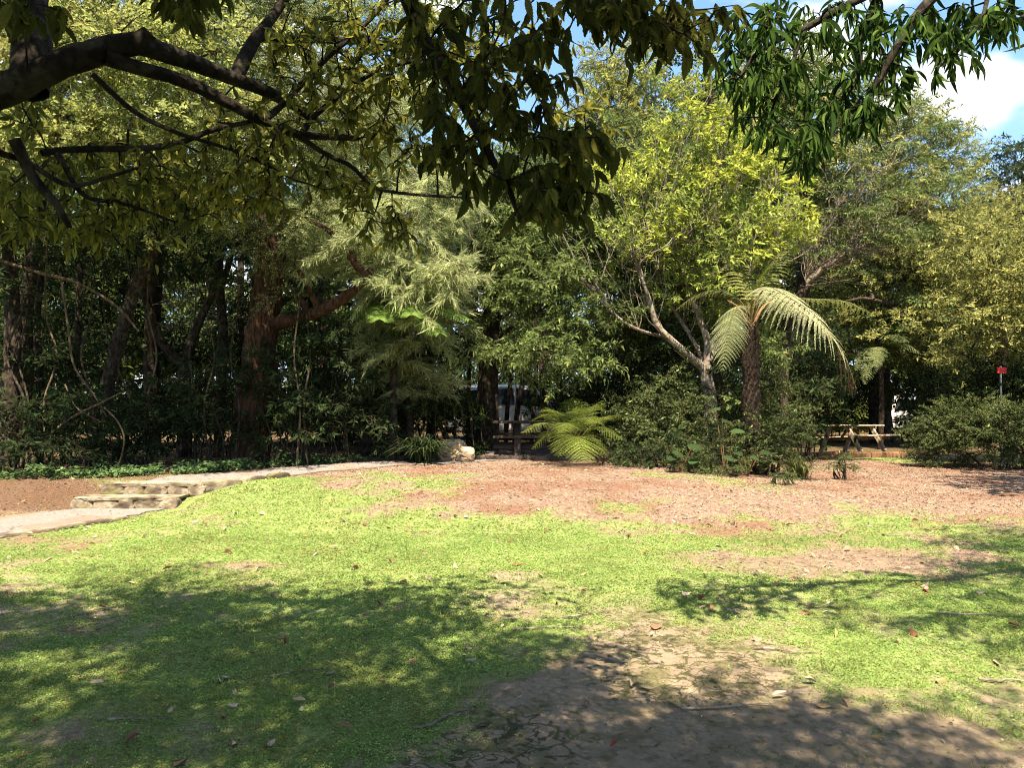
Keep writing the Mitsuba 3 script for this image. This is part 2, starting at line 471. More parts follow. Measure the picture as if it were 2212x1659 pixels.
lower_right = [(-5.02, 11.6), (-5.3, 10.7), (-5.62, 9.75), (-6.2, 8.9), (-8.2, 7.4)]
lower_left = [(-6.35, 11.6), (-6.75, 10.95), (-7.4, 10.4), (-8.6, 9.8), (-11.0, 9.2)]
strip('lower_path', lower_left, lower_right, lambda x, y: gz(x, y) + 0.02, 'grey asphalt path below the two stone steps')
upper_right = [(-4.92, 12.05), (-4.35, 12.75), (-3.55, 13.9), (-2.4, 15.1), (-1.1, 16.1), (0.2, 16.7), (1.6, 17.2)]
upper_left = [(-6.0, 12.05), (-5.6, 13.1), (-4.7, 14.4), (-3.2, 16.0), (-1.6, 17.1), (-0.2, 17.8), (1.4, 18.3)]
strip('upper_path', upper_left, upper_right, lambda x, y: np.maximum(gz(x, y) + 0.02, 0.30), 'grey asphalt path above the stone steps running towards the dark table')


def path_dist(x, y):
    """Below zero inside the paths."""
    import shapely
    polys = [shapely.Polygon(list(spline(a, 40)) + list(spline(b, 40))[::-1]) for a, b in ((lower_left, lower_right), (upper_left, upper_right))]
    polys.append(shapely.box(-6.5, 11.4, -4.7, 12.4))
    pts = shapely.points(np.column_stack([np.ravel(x), np.ravel(y)]))
    d = np.min([shapely.distance(pts, g) - 9 * shapely.contains(g, pts) for g in polys], axis=0)
    return d


def rock(cx, cy, cz, sx, sy, sz, seed, rough=0.16, power=0.42, sub=3):
    m = trimesh.creation.icosphere(subdivisions=sub)
    v = np.asarray(m.vertices)
    v = np.sign(v) * np.abs(v) ** power
    v = v / np.abs(v).max(0)
    v = v * np.array([sx, sy, sz]) / 2
    s = 1.0 / max(min(sx, sy, sz), 0.05)
    v = v * (1 + rough * (meshkit.fbm(v * s * 0.9 + seed * 7.3, 4, seed=seed)[:, None] - 0.5) * 2)
    return v + np.array([cx, cy, cz]), np.asarray(m.faces)


st = thing('stone_steps', 'two low rough stone steps joining the lower and upper asphalt path', 'steps')
rng = np.random.default_rng(21)
for (y0, z0, z1, xs) in ((11.62, -0.03, 0.155, [-6.42, -6.1, -5.72, -5.5, -5.12, -4.88]), (12.02, 0.13, 0.315, [-6.2, -5.83, -5.55, -5.18, -4.86, -4.62])):
    for a, b in zip(xs[:-1], xs[1:]):
        hh = (z1 - z0) * 1.06
        v, f = rock((a + b) / 2, y0 + rng.uniform(-.02, .02) + 0.10, z0 + hh / 2 - 0.01, (b - a) * 1.09, 0.24, hh, int(rng.integers(999)), 0.34, 0.5, 4)
        v[:, 2] = np.minimum(v[:, 2], z1 - 0.006)
        part(st, 'stone', mikit.ply((v, f), 'weathered_stone', smooth=50))
    # the tread laid over the stones
    v, f = rock((xs[0] + xs[-1]) / 2, y0 + 0.235, z1 - 0.012, xs[-1] - xs[0] - 0.03, 0.47, 0.05, 3 + int(z1 * 10), 0.1, 0.25, 4)
    part(st, 'tread', mikit.ply((v, f), 'weathered_stone', smooth=50))
for k, (x, y, l, a) in enumerate(((-4.47, 12.32, 0.62, 0.75), (-4.12, 12.78, 0.45, 0.9), (-3.86, 13.2, 0.42, 0.95))):
    v, f = rock(0, 0, 0, l, 0.17, 0.2, 40 + k, 0.12, 0.45, 3)
    v = v @ rz(a).T + [x, y, 0.26 + 0.01 * k]
    key = part('', 'kerb_stone', mikit.ply((v, f), 'weathered_stone', smooth=50))
    labels[key] = {'label': ('pale rounded kerb stone beside the upper stone step', 'small grey kerb stone second along the upper path', 'small kerb stone third along the upper path, farthest from the steps')[k], 'category': 'kerb stone', 'group': 'kerb stones along the upper path'}
for k, (x, y, l, a) in enumerate(((-5.28, 10.55, 0.5, 1.2), (-5.5, 10.05, 0.6, 1.15), (-5.8, 9.5, 0.7, 0.95))):
    v, f = rock(0, 0, 0, l, 0.14, 0.1, 60 + k, 0.2, 0.5, 3)
    v = v @ rz(a).T + [x, y, float(gz(x, y)) + 0.0]
    key = part('', 'edging_stone', mikit.ply((v, f), 'weathered_stone', smooth=50))
    labels[key] = {'label': ('flat pale edging stone of the lower path nearest the steps', 'flat pale edging stone in the middle of the lower path edge', 'flat pale edging stone of the lower path farthest from the steps')[k], 'category': 'edging stone', 'group': 'edging stones of the lower path'}

# boulders
for (px, py, d, s, seed, lab) in ((978, 972, 16.6, (0.66, 0.5, 0.56), 5, 'tan boulder with a dark cleft between the strappy clump and the dark table'),
                                  (1006, 980, 16.4, (0.38, 0.4, 0.38), 8, 'smaller tan rock leaning on the right of the tan boulder'),
                                  (812, 962, 18.0, (0.75, 0.6, 0.6), 14, 'dark shaded boulder among the round-leaved ground cover left of the strappy clump')):
    p = P(px, py, d)
    v, f = rock(0, 0, 0, *s, seed, 0.28, 0.75, 4)
    v = v + [p[0], p[1], gz(p[0], p[1]) + s[2] * 0.36]
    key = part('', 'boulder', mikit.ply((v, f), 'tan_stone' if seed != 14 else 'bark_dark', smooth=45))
    labels[key] = {'label': lab, 'category': 'boulder'}


# ------------------------------------------------------------------ boughs: templates that the crowns are made of
def bough(key, seed, L=1.4, nsub=11, subl=0.5, leaves=14, ll=0.11, lw=0.036, cols=((.06, .1, .02),), droop=0.25, hang=0.15, whorl=0.0, tmpl=LEAF2, mat='leaf_glossy',
          twig=(0.07, 0.055, 0.04), tip=None, spread=0.9, wobble=0.5, thick=0.012, var=0.28):
    r = np.random.default_rng(seed)
    m = MB()
    t = np.linspace(0, 1, 6)
    bend = r.normal(0, .12, 2)
    main = np.stack([L * t, bend[0] * L * t ** 2, L * (0.28 * t - droop * t ** 2) + bend[1] * .3 * t], 1)
    v, f = tube(main, np.linspace(thick, 0.003, 6), 3, cap=False)
    m.add(v, f, twig)
    pos, dirs, ups, tips = [], [], [], []
    for k in range(nsub):
        u = 0.12 + 0.88 * (k + r.random() * 0.7) / nsub
        o = np.array([np.interp(u, t, main[:, c]) for c in range(3)])
        side = (-1) ** k
        a = side * r.uniform(0.35, 1.25) * spread
        e = r.normal(0.12, 0.35)
        d0 = np.array([math.cos(a) * math.cos(e), math.sin(a) * math.cos(e), math.sin(e)])
        sl = subl * (1.15 - 0.55 * u) * r.uniform(0.7, 1.2)
        s = np.linspace(0, 1, 4)
        path = o + d0 * (sl * s)[:, None] + np.array([0.3, 0, 0]) * (sl * s ** 2)[:, None] * 0.4 - np.array([0, 0, 1]) * (droop * sl * s ** 2)[:, None]
        v, f = tube(path, np.linspace(thick * .45, 0.002, 4), 3, cap=False)
        m.add(v, f, twig)
        for i in range(leaves):
            w = (0.2 + 0.8 * (i + 0.5) / leaves)
            if whorl and r.random() < whorl:
                w = r.uniform(0.9, 1.0)
            q = np.array([np.interp(w, s, path[:, c]) for c in range(3)])
            td = nrm(path[-1] - path[-2])
            ph = i * 2.4 + r.uniform(-.5, .5)
            b1 = nrm(np.cross(td, [0, 0, 1]))
            b2 = np.cross(b1, td)
            out = math.cos(ph) * b1 + math.sin(ph) * b2 * 0.75
            d = nrm(td * r.uniform(0.25, 0.8) + out * 0.9 - np.array([0, 0, hang]) * r.uniform(0.3, 1.7))
            pos.append(q)
            dirs.append(d)
            ups.append(nrm(np.array([0.5, 0, 0.85]) + d * 0.1 + r.normal(0, wobble, 3)))
            tips.append(w * u)
    pos, dirs, ups, tips = map(np.array, (pos, dirs, ups, tips))
    n = len(pos)
    c = pick(r, cols, n, var)
    if tip is not None:
        w = (np_step(0.55, 1.0, tips) * r.random(n))[:, None]
        c = c * (1 - w) + np.array(tip) * w
    size = ll * np.exp(r.normal(0, 0.2, n))
    v, f, cc = scatter(tmpl, pos, frames(dirs, ups), np.column_stack([size, size * lw / ll, size * 0.4]), c)
    m.add(v, f, cc)
    scene[key] = {'type': 'shapegroup', 'leaves': m.ply(mat)}
    BOUGHS[key] = L
    return key


def needle_bough(key, seed, L=1.2, nsub=16, cols=((.1, .13, .06),), nl=0.2, nw=0.006, per=26, hang=1.0, twig=(.16, .13, .1), mat='leaf_soft', up=0.25, droop=.45):
    r = np.random.default_rng(seed)
    m = MB()
    t = np.linspace(0, 1, 6)
    b = r.normal(0, .15)
    main = np.stack([L * t, b * L * t ** 2, L * (up * t - droop * t ** 2)], 1)
    m.add(*tube(main, np.linspace(0.012, 0.003, 6), 3, cap=False), twig)
    pos, dirs = [], []
    for k in range(nsub):
        u = 0.1 + 0.9 * (k + r.random()) / nsub
        o = np.array([np.interp(u, t, main[:, c]) for c in range(3)])
        a = (-1) ** k * r.uniform(0.3, 1.2)
        sl = 0.5 * (1.2 - .6 * u) * L * .6
        s = np.linspace(0, 1, 5)
        d0 = np.array([math.cos(a), math.sin(a), r.normal(.15, .25)])
        path = o + d0 * (sl * s)[:, None] - np.array([0, 0, 1]) * (hang * .5 * sl * s ** 2)[:, None]
        m.add(*tube(path, np.linspace(0.005, 0.002, 5), 3, cap=False), twig)
        w = r.random(per)
        q = np.stack([np.interp(w, s, path[:, c]) for c in range(3)], 1)
        pos.append(q)
        dirs.append(nrm(d0 + r.normal(0, .45, (per, 3)) - np.array([0, 0, hang]) * r.uniform(.2, 1.1, (per, 1))))
    pos, dirs = np.vstack(pos), np.vstack(dirs)
    n = len(pos)
    ups = nrm(r.normal(0, .6, (n, 3)) + [0, -.6, 1])
    size = nl * np.exp(r.normal(0, .25, n))
    m.add(*scatter(NEEDLE, pos, frames(dirs, ups), np.column_stack([size, np.full(n, nw * 2), size * .5]), pick(r, cols, n, .3)))
    scene[key] = {'type': 'shapegroup', 'needles': m.ply(mat)}
    BOUGHS[key] = L
    return key


BOUGHS = {}
K = range
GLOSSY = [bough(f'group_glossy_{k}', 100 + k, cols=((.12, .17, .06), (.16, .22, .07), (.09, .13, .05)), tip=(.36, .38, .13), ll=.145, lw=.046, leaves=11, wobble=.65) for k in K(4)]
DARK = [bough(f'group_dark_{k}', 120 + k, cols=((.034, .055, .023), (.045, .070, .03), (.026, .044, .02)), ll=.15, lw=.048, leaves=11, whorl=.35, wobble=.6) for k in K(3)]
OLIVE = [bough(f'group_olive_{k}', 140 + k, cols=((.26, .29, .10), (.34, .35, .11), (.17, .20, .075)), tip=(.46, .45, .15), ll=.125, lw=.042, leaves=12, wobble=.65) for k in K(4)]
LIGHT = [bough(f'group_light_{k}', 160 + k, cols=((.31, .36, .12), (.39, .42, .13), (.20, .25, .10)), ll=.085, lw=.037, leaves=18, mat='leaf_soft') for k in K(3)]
LIME = [bough(f'group_lime_{k}', 180 + k, L=0.8, nsub=7, subl=.3, leaves=12, cols=((.38, .45, .09), (.47, .50, .09), (.28, .36, .08)), ll=.17, lw=.042, hang=.6, whorl=.85, droop=-.1, tmpl=LEAF6, twig=(.3, .27, .22), tip=(.50, .51, .08)) for k in K(4)]
FRESH = [bough(f'group_fresh_{k}', 190 + k, L=1.0, nsub=9, subl=.4, leaves=12, cols=((.26, .34, .085), (.35, .42, .10), (.18, .25, .07)), ll=.135, lw=.036, hang=.5, whorl=.5, droop=.0, tmpl=LEAF6, twig=(.3, .27, .22), tip=(.48, .52, .10)) for k in K(3)]
SHEOAK = [needle_bough(f'group_sheoak_{k}', 200 + k, cols=((.38, .44, .22), (.48, .54, .27), (.28, .33, .18)), hang=1.2) for k in K(4)]
CYPRESS = [bough(f'group_cypress_{k}', 220 + k, L=1.0, nsub=20, subl=.45, leaves=34, cols=((0.221, 0.276, 0.110), (0.313, 0.368, 0.156), (0.166, 0.212, 0.092)), ll=.035, lw=.012, hang=.1, mat='leaf_soft', wobble=.8, droop=.4) for k in K(3)]
SMALL = [bough(f'group_small_{k}', 240 + k, L=0.8, nsub=12, subl=.34, leaves=15, cols=((.075, .11, .042), (.12, .155, .06), (.045, .072, .028)), tip=(.24, .25, .09), ll=.068, lw=.027, hang=.25, var=.42, wobble=.65) for k in K(3)]
WILLOW = [bough(f'group_willow_{k}', 260 + k, L=1.2, nsub=12, subl=.5, leaves=10, cols=((0.045, 0.085, 0.020), (0.060, 0.110, 0.025)), ll=.125, lw=.022, hang=.9, droop=.6, tmpl=LEAF6) for k in K(3)]
FAR = [bough(f'group_far_{k}', 280 + k, L=2.4, nsub=12, subl=.9, leaves=12, cols=((0.077, 0.110, 0.033), (0.110, 0.143, 0.039), (0.061, 0.088, 0.028)), ll=.24, lw=.10, wobble=.6) for k in K(3)]
BARE = []
COUNT = {}


def behind(px):
    for lim, text in ((100, 'the trunks at the left edge'), (280, 'the leaning blotched trunk'), (460, 'the forked dark tree'), (640, 'the red-barked conifer'), (800, 'the long side limb of the conifer'), (960, 'the she-oak'), (1080, 'the boulder'), (1200, 'the white car'),
                      (1360, 'the low fern clump'), (1480, 'the bushes left of the lime-leaved tree'), (1600, 'the lime-leaved tree'), (1700, 'the tree fern'), (1900, 'the pale picnic table'), (2060, 'the dark hollow at the right'), (2212, 'the spreading shrub at the right edge')):
        if px < lim:
            return text
    return None


def instance(parent, group, R, t, s):
    k = COUNT[parent] = COUNT.get(parent, 0) + 1
    m = np.eye(4)
    m[:3, :3] = R * s
    m[:3, 3] = t
    scene[f'{parent}__{k:03d}'] = {'type': 'instance', 'to_world': ST(m), 'group': {'type': 'ref', 'id': group}}


def lobe_of(px, py, d, rpx, rpy, deep=None):
    """An ellipsoid: centre and radii in metres, from a patch of the photograph and its distance."""
    k = d / F
    return P(px, py, d), np.array([rpx * k, deep if deep else (rpx + rpy) * .5 * k, rpy * k])


def crown(parent, lobes, groups, rng, dens=1.0, size=1.0, name='crown', back=0.45, gaps=0.0, tilt=0.6, under=0.55, hollow=0.45, twigs=None, anchor=None):
    """Boughs set through the shells of the lobes, each pointing outwards and sagging under its own weight."""
    key = f'{parent}__{name}'
    made = []
    for c, r in lobes:
        L = np.mean([BOUGHS[g] for g in groups]) * size
        area = 4 * np.pi * np.mean(r) ** 2
        n = max(3, int(dens * area / (0.42 * L * L)))
        i = np.arange(n) + rng.random()
        z = 1 - 2 * (i + .5) / (n + 1)
        ph = i * 2.39996 + rng.normal(0, .35, n)
        u = np.column_stack([np.sqrt(np.maximum(1 - z * z, 0)) * np.cos(ph), np.sqrt(np.maximum(1 - z * z, 0)) * np.sin(ph), z])
        lump = meshkit.noise(u * 1.7 + rng.uniform(0, 50, 3), 3)
        for k in range(n):
            if u[k, 1] > .25 and rng.random() < back or u[k, 2] < -.45 and rng.random() < under or rng.random() < gaps * 2 * (1 - lump[k]):
                continue
            f = rng.uniform(hollow, 1.0) ** .6 * (.72 + .5 * lump[k])
            s = size * rng.uniform(.72, 1.25)
            g = groups[rng.integers(len(groups))]
            yaw = math.atan2(u[k, 1], u[k, 0]) + rng.normal(0, .55)
            el = float(np.clip(math.asin(np.clip(u[k, 2], -1, 1)) * tilt + rng.normal(0, .22), -.6, 1.15))
            R = rz(yaw) @ ry(-el) @ rx(rng.normal(0, .3))
            tip = c + r * u[k] * f
            start = tip - R[:, 0] * BOUGHS[g] * s * .6
            if start[2] < .05:
                continue
            instance(key, g, R, start, s)
            made.append(start)
    labels.setdefault(key, {'kind': 'stuff'})
    return made


def grow(src, pts, rng, r0, r1, m, rise=.08, n=6, loose=.15, sides=4):
    """Twigs that branch from the limbs and from each other to the points; returns the direction in which each arrives."""
    A = [np.asarray(p) for p in src]
    pts = np.asarray(pts)
    d = np.min(np.linalg.norm(pts[:, None] - np.asarray(A)[None], axis=2), axis=1)
    out = np.zeros_like(pts)
    buf = np.zeros((len(A) + 3 * len(pts), 3))
    buf[:len(A)] = A
    k, far = len(A), np.zeros(len(buf))
    for i in np.argsort(d):
        q = pts[i]
        dist = np.linalg.norm(buf[:k] - q, axis=1)
        j = int(np.argmin(dist * (1 + loose * rng.random(k)) + .25 * far[:k]))
        a = buf[j]
        L = np.linalg.norm(q - a)
        s = spline([a, (a + q) / 2 + [0, 0, rise * L] + rng.normal(0, .09 * L, 3), q], n)
        w = r0 * math.exp(-1.1 * far[j])
        m.add(*tube(s, np.linspace(max(w, r1 * 1.3), r1, n), sides, cap=False))
        out[i] = nrm(s[-1] - s[-2])
        for p in (s[n // 3], s[2 * n // 3], s[-1]):
            buf[k], far[k] = p, far[j] + np.linalg.norm(p - a)
            k += 1
    return out


def twiggery(parent, anchors, ends, rng, mat, r0=.022, name='twigs', every=2, n=7, sag=.25):
    """Thin branches from the nearest anchor to every so many boughs."""
    m = MB()
    if len(ends):
        grow(anchors, ends[::every], rng, r0, r0 * .3, m, n=n)
    if m.n:
        k = part(parent, name, m.ply(mat, True, False), kind='stuff')


def tree(name, label, trunk, r0, r1, mat, lobes, groups, seed, limbs=(), dens=1.0, size=1.0, group=None, sides=12, rough=.14, twig_every=3, cat='tree', twig_r=.022, **kw):
    """trunk: points (world); limbs: [(points, r0, r1)]; lobes of the crown."""
    rng = np.random.default_rng(seed)
    t = thing(name, label, cat, group)
    anchors = []
    if trunk is not None:
        v, f = limb(trunk, r0, r1, max(16, int(6 * len(trunk))), sides, rough, seed)
        part(t, 'trunk', mikit.ply((v, f), mat, smooth=True))
        anchors += list(spline(trunk, 20)[8:])
    for pts, a, b in limbs:
        v, f = limb(pts, a, b, 18, 8, rough, seed + len(anchors))
        part(t, 'branch', mikit.ply((v, f), mat, smooth=True))
        anchors += list(spline(pts, 14)[3:])
    if lobes:
        extra = []
        for c, r in lobes:
            if trunk is not None and twig_every:
                A = np.array(anchors)
                a = A[int(np.argmin(np.linalg.norm(A - c, axis=1)))]
                if np.linalg.norm(a - c) > .5 * np.mean(r):
                    mid = (a + c) / 2 + [0, 0, .15 * np.linalg.norm(a - c)]
                    pts = [a, mid, c]
                    extra += list(spline(pts, 8)[2:])
                    v, f = limb(pts, max(.03, r1 * .6), .02, 10, 6, .1, seed + 1)
                    part(t, 'branch', mikit.ply((v, f), mat, smooth=True))
        anchors += extra
        made = crown(t, lobes, groups, rng, dens, size, **kw)
        if twig_every and anchors:
            twiggery(t, anchors, made, rng, mat, r0=twig_r, every=twig_every)
    return t


# ------------------------------------------------------------------ ferns, palms, strappy plants
def frond(path, width, rng, color, tip_color=None, pairs=26, droop=.5, up=(0, 0, 1), stalk=.16, rachis=(.16, .15, .06), dead=None, fine=True, sweep=.55):
    """A twice-divided fern frond along the path: rachis, pinnae, and pinnules along each pinna."""
    m = MB()
    s = spline(path, 24)
    u = np.linspace(0, 1, 24)
    m.add(*tube(s, np.linspace(.014, .003, 24), 4, cap=False), rachis)
    T = nrm(np.gradient(s, axis=0))
    pos, dirs, ups, sz, cc = [], [], [], [], []
    L = np.linalg.norm(np.diff(s, axis=0), axis=1).sum()
    for k in range(pairs):
        t = stalk + (1 - stalk) * (k + .5) / pairs
        o = np.array([np.interp(t, u, s[:, c]) for c in range(3)])
        td = nrm(np.array([np.interp(t, u, T[:, c]) for c in range(3)]))
        sd = nrm(np.cross(td, up))
        nn = np.cross(sd, td)
        prof = min(1, (t - stalk) / (1 - stalk) * 3.2 + .35) * (1 - ((t - stalk) / (1 - stalk)) ** 2.2) ** .8
        pl = width * prof * rng.uniform(.88, 1.08) + .02
        isdead = dead is not None and t > dead + rng.normal(0, .06)
        for sg in (1, -1):
            d = nrm(sd * sg + td * sweep + nn * rng.normal(0, .06))
            q = np.linspace(0, 1, 6)
            sag = droop * (3.0 if isdead else 1)
            pp = o + d * (pl * q * (.6 if isdead else 1))[:, None] - np.array([0, 0, 1]) * (sag * pl * q ** 2)[:, None]
            col = np.array((.13, .085, .06)) if isdead else np.array(color) * rng.uniform(.8, 1.15)
            m.add(*tube(pp, np.linspace(.003, .0012, 6), 3, cap=False), col * .8)
            npn = max(5, int(pl / .026)) if fine else 5
            w = (np.arange(npn) + .5) / npn
            a = np.stack([np.interp(w, q, pp[:, c]) for c in range(3)], 1)
            pd = nrm(np.stack([np.interp(w, q, np.gradient(pp, axis=0)[:, c]) for c in range(3)], 1))
            side = nrm(np.cross(nn, pd))
            ln = .44 * L * (1 - stalk) / pairs * (1 - w ** 1.7 * .85) * (.5 if isdead else 1) * min(1, .35 + pl / width)
            for s2 in (1, -1):
                pos.append(a)
                dirs.append(nrm(side * s2 + pd * .45 - np.array([0, 0, .12 + isdead * .7])))
                ups.append(np.broadcast_to(nn, a.shape))
                sz.append(np.column_stack([ln, np.full(npn, pl / npn * .78), ln * .4]))
                cc.append(np.clip(col * np.exp(rng.normal(0, .12, (npn, 1))), 0, .9))
    m.add(*scatter(LEAF2, np.vstack(pos), frames(np.vstack(dirs), np.vstack(ups)), np.vstack(sz), np.vstack(cc)))
    return m


def arch(o, yaw, length, lift, fall):
    """A rising and falling midrib from o."""
    t = np.linspace(0, 1, 6)
    r = length * (t * math.cos(lift) + .15 * t ** 2 * math.sin(lift))
    z = length * (t * math.sin(lift) - fall * t ** 2)
    return np.asarray(o) + np.stack([r * math.cos(yaw), r * math.sin(yaw), z], 1)


def palm_frond(path, width, rng, color, pairs=34, droop=.5):
    m = MB()
    s = spline(path, 20)
    u = np.linspace(0, 1, 20)
    m.add(*tube(s, np.linspace(.02, .004, 20), 4, cap=False), np.array(color) * .9)
    T = nrm(np.gradient(s, axis=0))
    for k in range(pairs):
        t = .15 + .85 * (k + .5) / pairs
        o = np.array([np.interp(t, u, s[:, c]) for c in range(3)])
        td = nrm(np.array([np.interp(t, u, T[:, c]) for c in range(3)]))
        sd = nrm(np.cross(td, (0, 0, 1)))
        nn = np.cross(sd, td)
        ln = width * math.sin(math.pi * (.12 + .83 * t)) ** .7
        for sg in (1, -1):
            d = nrm(sd * sg + td * .7 + nn * .25)
            q = np.linspace(0, 1, 4)
            pp = o + d * (ln * q)[:, None] - np.array([0, 0, 1]) * (droop * ln * q ** 2)[:, None]
            wv = np.cross(d, nn) * .5
            ww = np.array([.016, .022, .016, .001])[:, None]
            v = np.vstack([pp + wv * ww * 2, pp - wv * ww * 2])
            f = np.array([[i, i + 1, i + 5, i + 4] for i in range(3)])
            m.add(v, f, np.clip(np.array(color) * rng.uniform(.75, 1.25), 0, .9))
    return m


def strap_clump(key_name, label, x, y, n, length, width, rng, cols, group=None, lean=1.0):
    t = thing(key_name, label, 'plant', group)
    m = MB()
    z0 = gz(x, y)
    for k in range(n):
        yaw = rng.uniform(0, 2 * np.pi)
        el = rng.uniform(.85, 1.5)
        ln = length * rng.uniform(.6, 1.15)
        q = np.linspace(0, 1, 6)
        rr = ln * (q * math.cos(el) + .25 * q ** 2)
        zz = ln * (q * math.sin(el) - lean * .62 * q ** 2.4)
        b = np.array([x + rng.normal(0, .08), y + rng.normal(0, .08), z0])
        pp = b + np.stack([rr * math.cos(yaw), rr * math.sin(yaw), np.maximum(zz, .01)], 1)
        sd = np.array([-math.sin(yaw), math.cos(yaw), 0]) * width / 2
        ww = np.array([.8, 1, 1, .9, .6, .05])[:, None]
        v = np.vstack([pp + sd * ww, pp - sd * ww])
        f = np.array([[i, i + 1, i + 7, i + 6] for i in range(5)])
        m.add(v, f, pick(rng, cols, 1, .3)[0])
    scene[t] = m.ply('leaf_glossy')
    return t


# ------------------------------------------------------------------ the forest
def PP(*pts):
    return [P(*p) for p in pts]


def foot(px, d, up=0.0):
    p = P(px, 900, d)
    return np.array([p[0], p[1], gz(p[0], p[1]) - 0.1 + up])


def LB(*rows):
    return [lobe_of(*r) for r in rows]


# red-barked conifer on the left, its fine foliage high on the trunk
tree('red_barked_conifer', 'tall conifer with stringy red-brown bark and the thickest trunk left of the clearing',
     [foot(538, 16), P(540, 950, 16), P(552, 850, 16), P(562, 740, 16), P(576, 640, 16), P(584, 500, 16.1), P(592, 300, 16.2), P(600, 60, 16.4), P(600, -180, 16.6)], .40, .14, 'bark_red',
     LB((560, 500, 14.6, 105, 60), (655, 470, 14.4, 85, 55), (470, 470, 14.8, 90, 60), (620, 560, 14.9, 60, 35), (640, 640, 15.2, 40, 22), (560, 300, 15, 190, 90), (700, 250, 15.5, 150, 80), (600, 60, 16, 180, 120)), CYPRESS, 1,
     limbs=[(PP((584, 700, 16), (630, 690, 15.6), (700, 668, 15.3), (760, 630, 15.0), (802, 585, 14.7)), .15, .07)], dens=1.7, size=1.0, rough=.22, sides=20, twig_every=4)

# she-oak with long drooping needles
tree('drooping_sheoak', 'she-oak with pale grey-green drooping needles hanging in soft veils left of centre',
     [foot(880, 18.2), P(875, 800, 18), P(870, 640, 17.6), P(865, 480, 17.3), P(850, 300, 17.2), P(840, 120, 17)], .17, .06, 'bark_dark',
     LB((770, 530, 15, 80, 70), (880, 500, 15.4, 100, 90), (970, 590, 15.2, 75, 45), (860, 610, 15.6, 100, 70), (900, 400, 16, 130, 80), (880, 690, 16.3, 90, 65), (860, 770, 16.6, 75, 65), (950, 480, 16, 70, 60), (780, 380, 16.5, 100, 90), (820, 230, 17, 130, 100), (900, 840, 17, 55, 45), (690, 540, 15.3, 55, 55)), SHEOAK, 2,
     limbs=[(PP((868, 500, 17.3), (905, 420, 16.4), (960, 400, 15.9), (1000, 470, 15.6), (1020, 520, 15.4)), .05, .012), (PP((905, 420, 16.4), (930, 450, 15.9), (935, 520, 15.5), (960, 570, 15.2)), .035, .008),
            (PP((868, 560, 17.4), (880, 470, 16.2), (900, 440, 15.8), (890, 520, 15.4)), .04, .01)], dens=1.75, size=.92, tilt=.35, twig_every=5)

# bright crowns high on the left
L1 = 'tall tree whose sunlit pale crown shows above the thick overhanging branch, far left'
tree('pale_leaved_tree', L1, [foot(40, 19), P(60, 700, 18), P(90, 400, 17), P(110, 150, 16.5), P(110, -150, 16)], .22, .10, 'bark_dark',
     LB((60, 120, 11.9, 170, 120), (230, 100, 11.4, 150, 110), (150, 280, 12.2, 170, 90), (20, 330, 14.0, 120, 90), (60, 470, 14.4, 130, 60), (60, -60, 12.4, 200, 120), (260, 60, 14.5, 150, 120), (120, 160, 15.5, 200, 150), (90, 330, 11.6, 170, 70), (260, 300, 11.8, 140, 70)), LIGHT + OLIVE[:1], 3, dens=1.9, size=.95)
tree('pale_leaved_tree', 'tall tree with sunlit pale green crown just left of the red-barked conifer', [foot(330, 20), P(330, 700, 19), P(350, 400, 17.5), P(400, 150, 16.5), P(420, -150, 16.5)], .2, .09, 'bark_dark',
     LB((350, 150, 12.4, 150, 110), (470, 100, 12.9, 140, 120), (430, 270, 12.4, 150, 90), (300, 360, 15.0, 130, 70), (330, 470, 14.6, 140, 60), (420, -60, 14.5, 220, 120), (420, 160, 16.5, 220, 150), (520, 330, 17.0, 120, 90)), LIGHT, 4, dens=1.8, size=.95)
tree('pale_leaved_tree', 'tall tree with sparse light green crown showing sky, at the top left of centre', [foot(700, 22), P(700, 600, 22), P(710, 300, 21), P(720, 50, 20), P(720, -150, 20)], .2, .08, 'bark_dark',
     LB((700, 130, 19, 150, 120), (830, 80, 19.5, 140, 110), (950, 170, 20, 110, 110), (620, 330, 19, 140, 80), (760, -60, 20, 260, 90)), LIGHT + GLOSSY[:1], 5, dens=1.3, size=1.05, gaps=.3)

# dark trees at the left edge: trunks and low crowns in the shade
for k, (pts, r0, r1, lab) in enumerate((
        ([foot(195, 15.5), P(215, 900, 15.4), P(240, 800, 15.3), P(270, 690, 15.2), P(310, 580, 15.1), P(345, 510, 15), P(385, 380, 15)], .15, .08, 'dark blotched trunk leaning to the right, second large trunk from the left edge'),
        ([foot(472, 17.6), P(476, 850, 17.5), P(482, 720, 17.4), P(474, 620, 17.3), P(470, 480, 17.2), P(440, 300, 17)], .12, .07, 'straight dark trunk just left of the red-barked conifer'),
        ([foot(15, 14.6), P(22, 850, 14.6), P(28, 700, 14.6), P(20, 560, 14.6), P(10, 350, 14.8)], .17, .10, 'thick dark trunk at the very left edge of the photo'),
        ([foot(85, 16), P(88, 850, 16), P(80, 700, 16), P(96, 540, 16), P(120, 350, 16)], .08, .05, 'thin dark trunk close beside the one at the left edge'),
        ([foot(140, 16.6), P(150, 860, 16.6), P(168, 720, 16.5), P(172, 600, 16.5), P(190, 420, 16.4)], .09, .05, 'thin upright dark trunk left of the leaning blotched trunk'))):
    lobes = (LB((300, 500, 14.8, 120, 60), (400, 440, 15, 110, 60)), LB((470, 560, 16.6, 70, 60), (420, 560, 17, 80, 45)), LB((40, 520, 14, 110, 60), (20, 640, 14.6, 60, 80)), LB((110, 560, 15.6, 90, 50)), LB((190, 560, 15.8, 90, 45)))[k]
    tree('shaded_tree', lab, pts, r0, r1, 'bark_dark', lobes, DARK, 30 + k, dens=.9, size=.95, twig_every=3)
rng = np.random.default_rng(77)
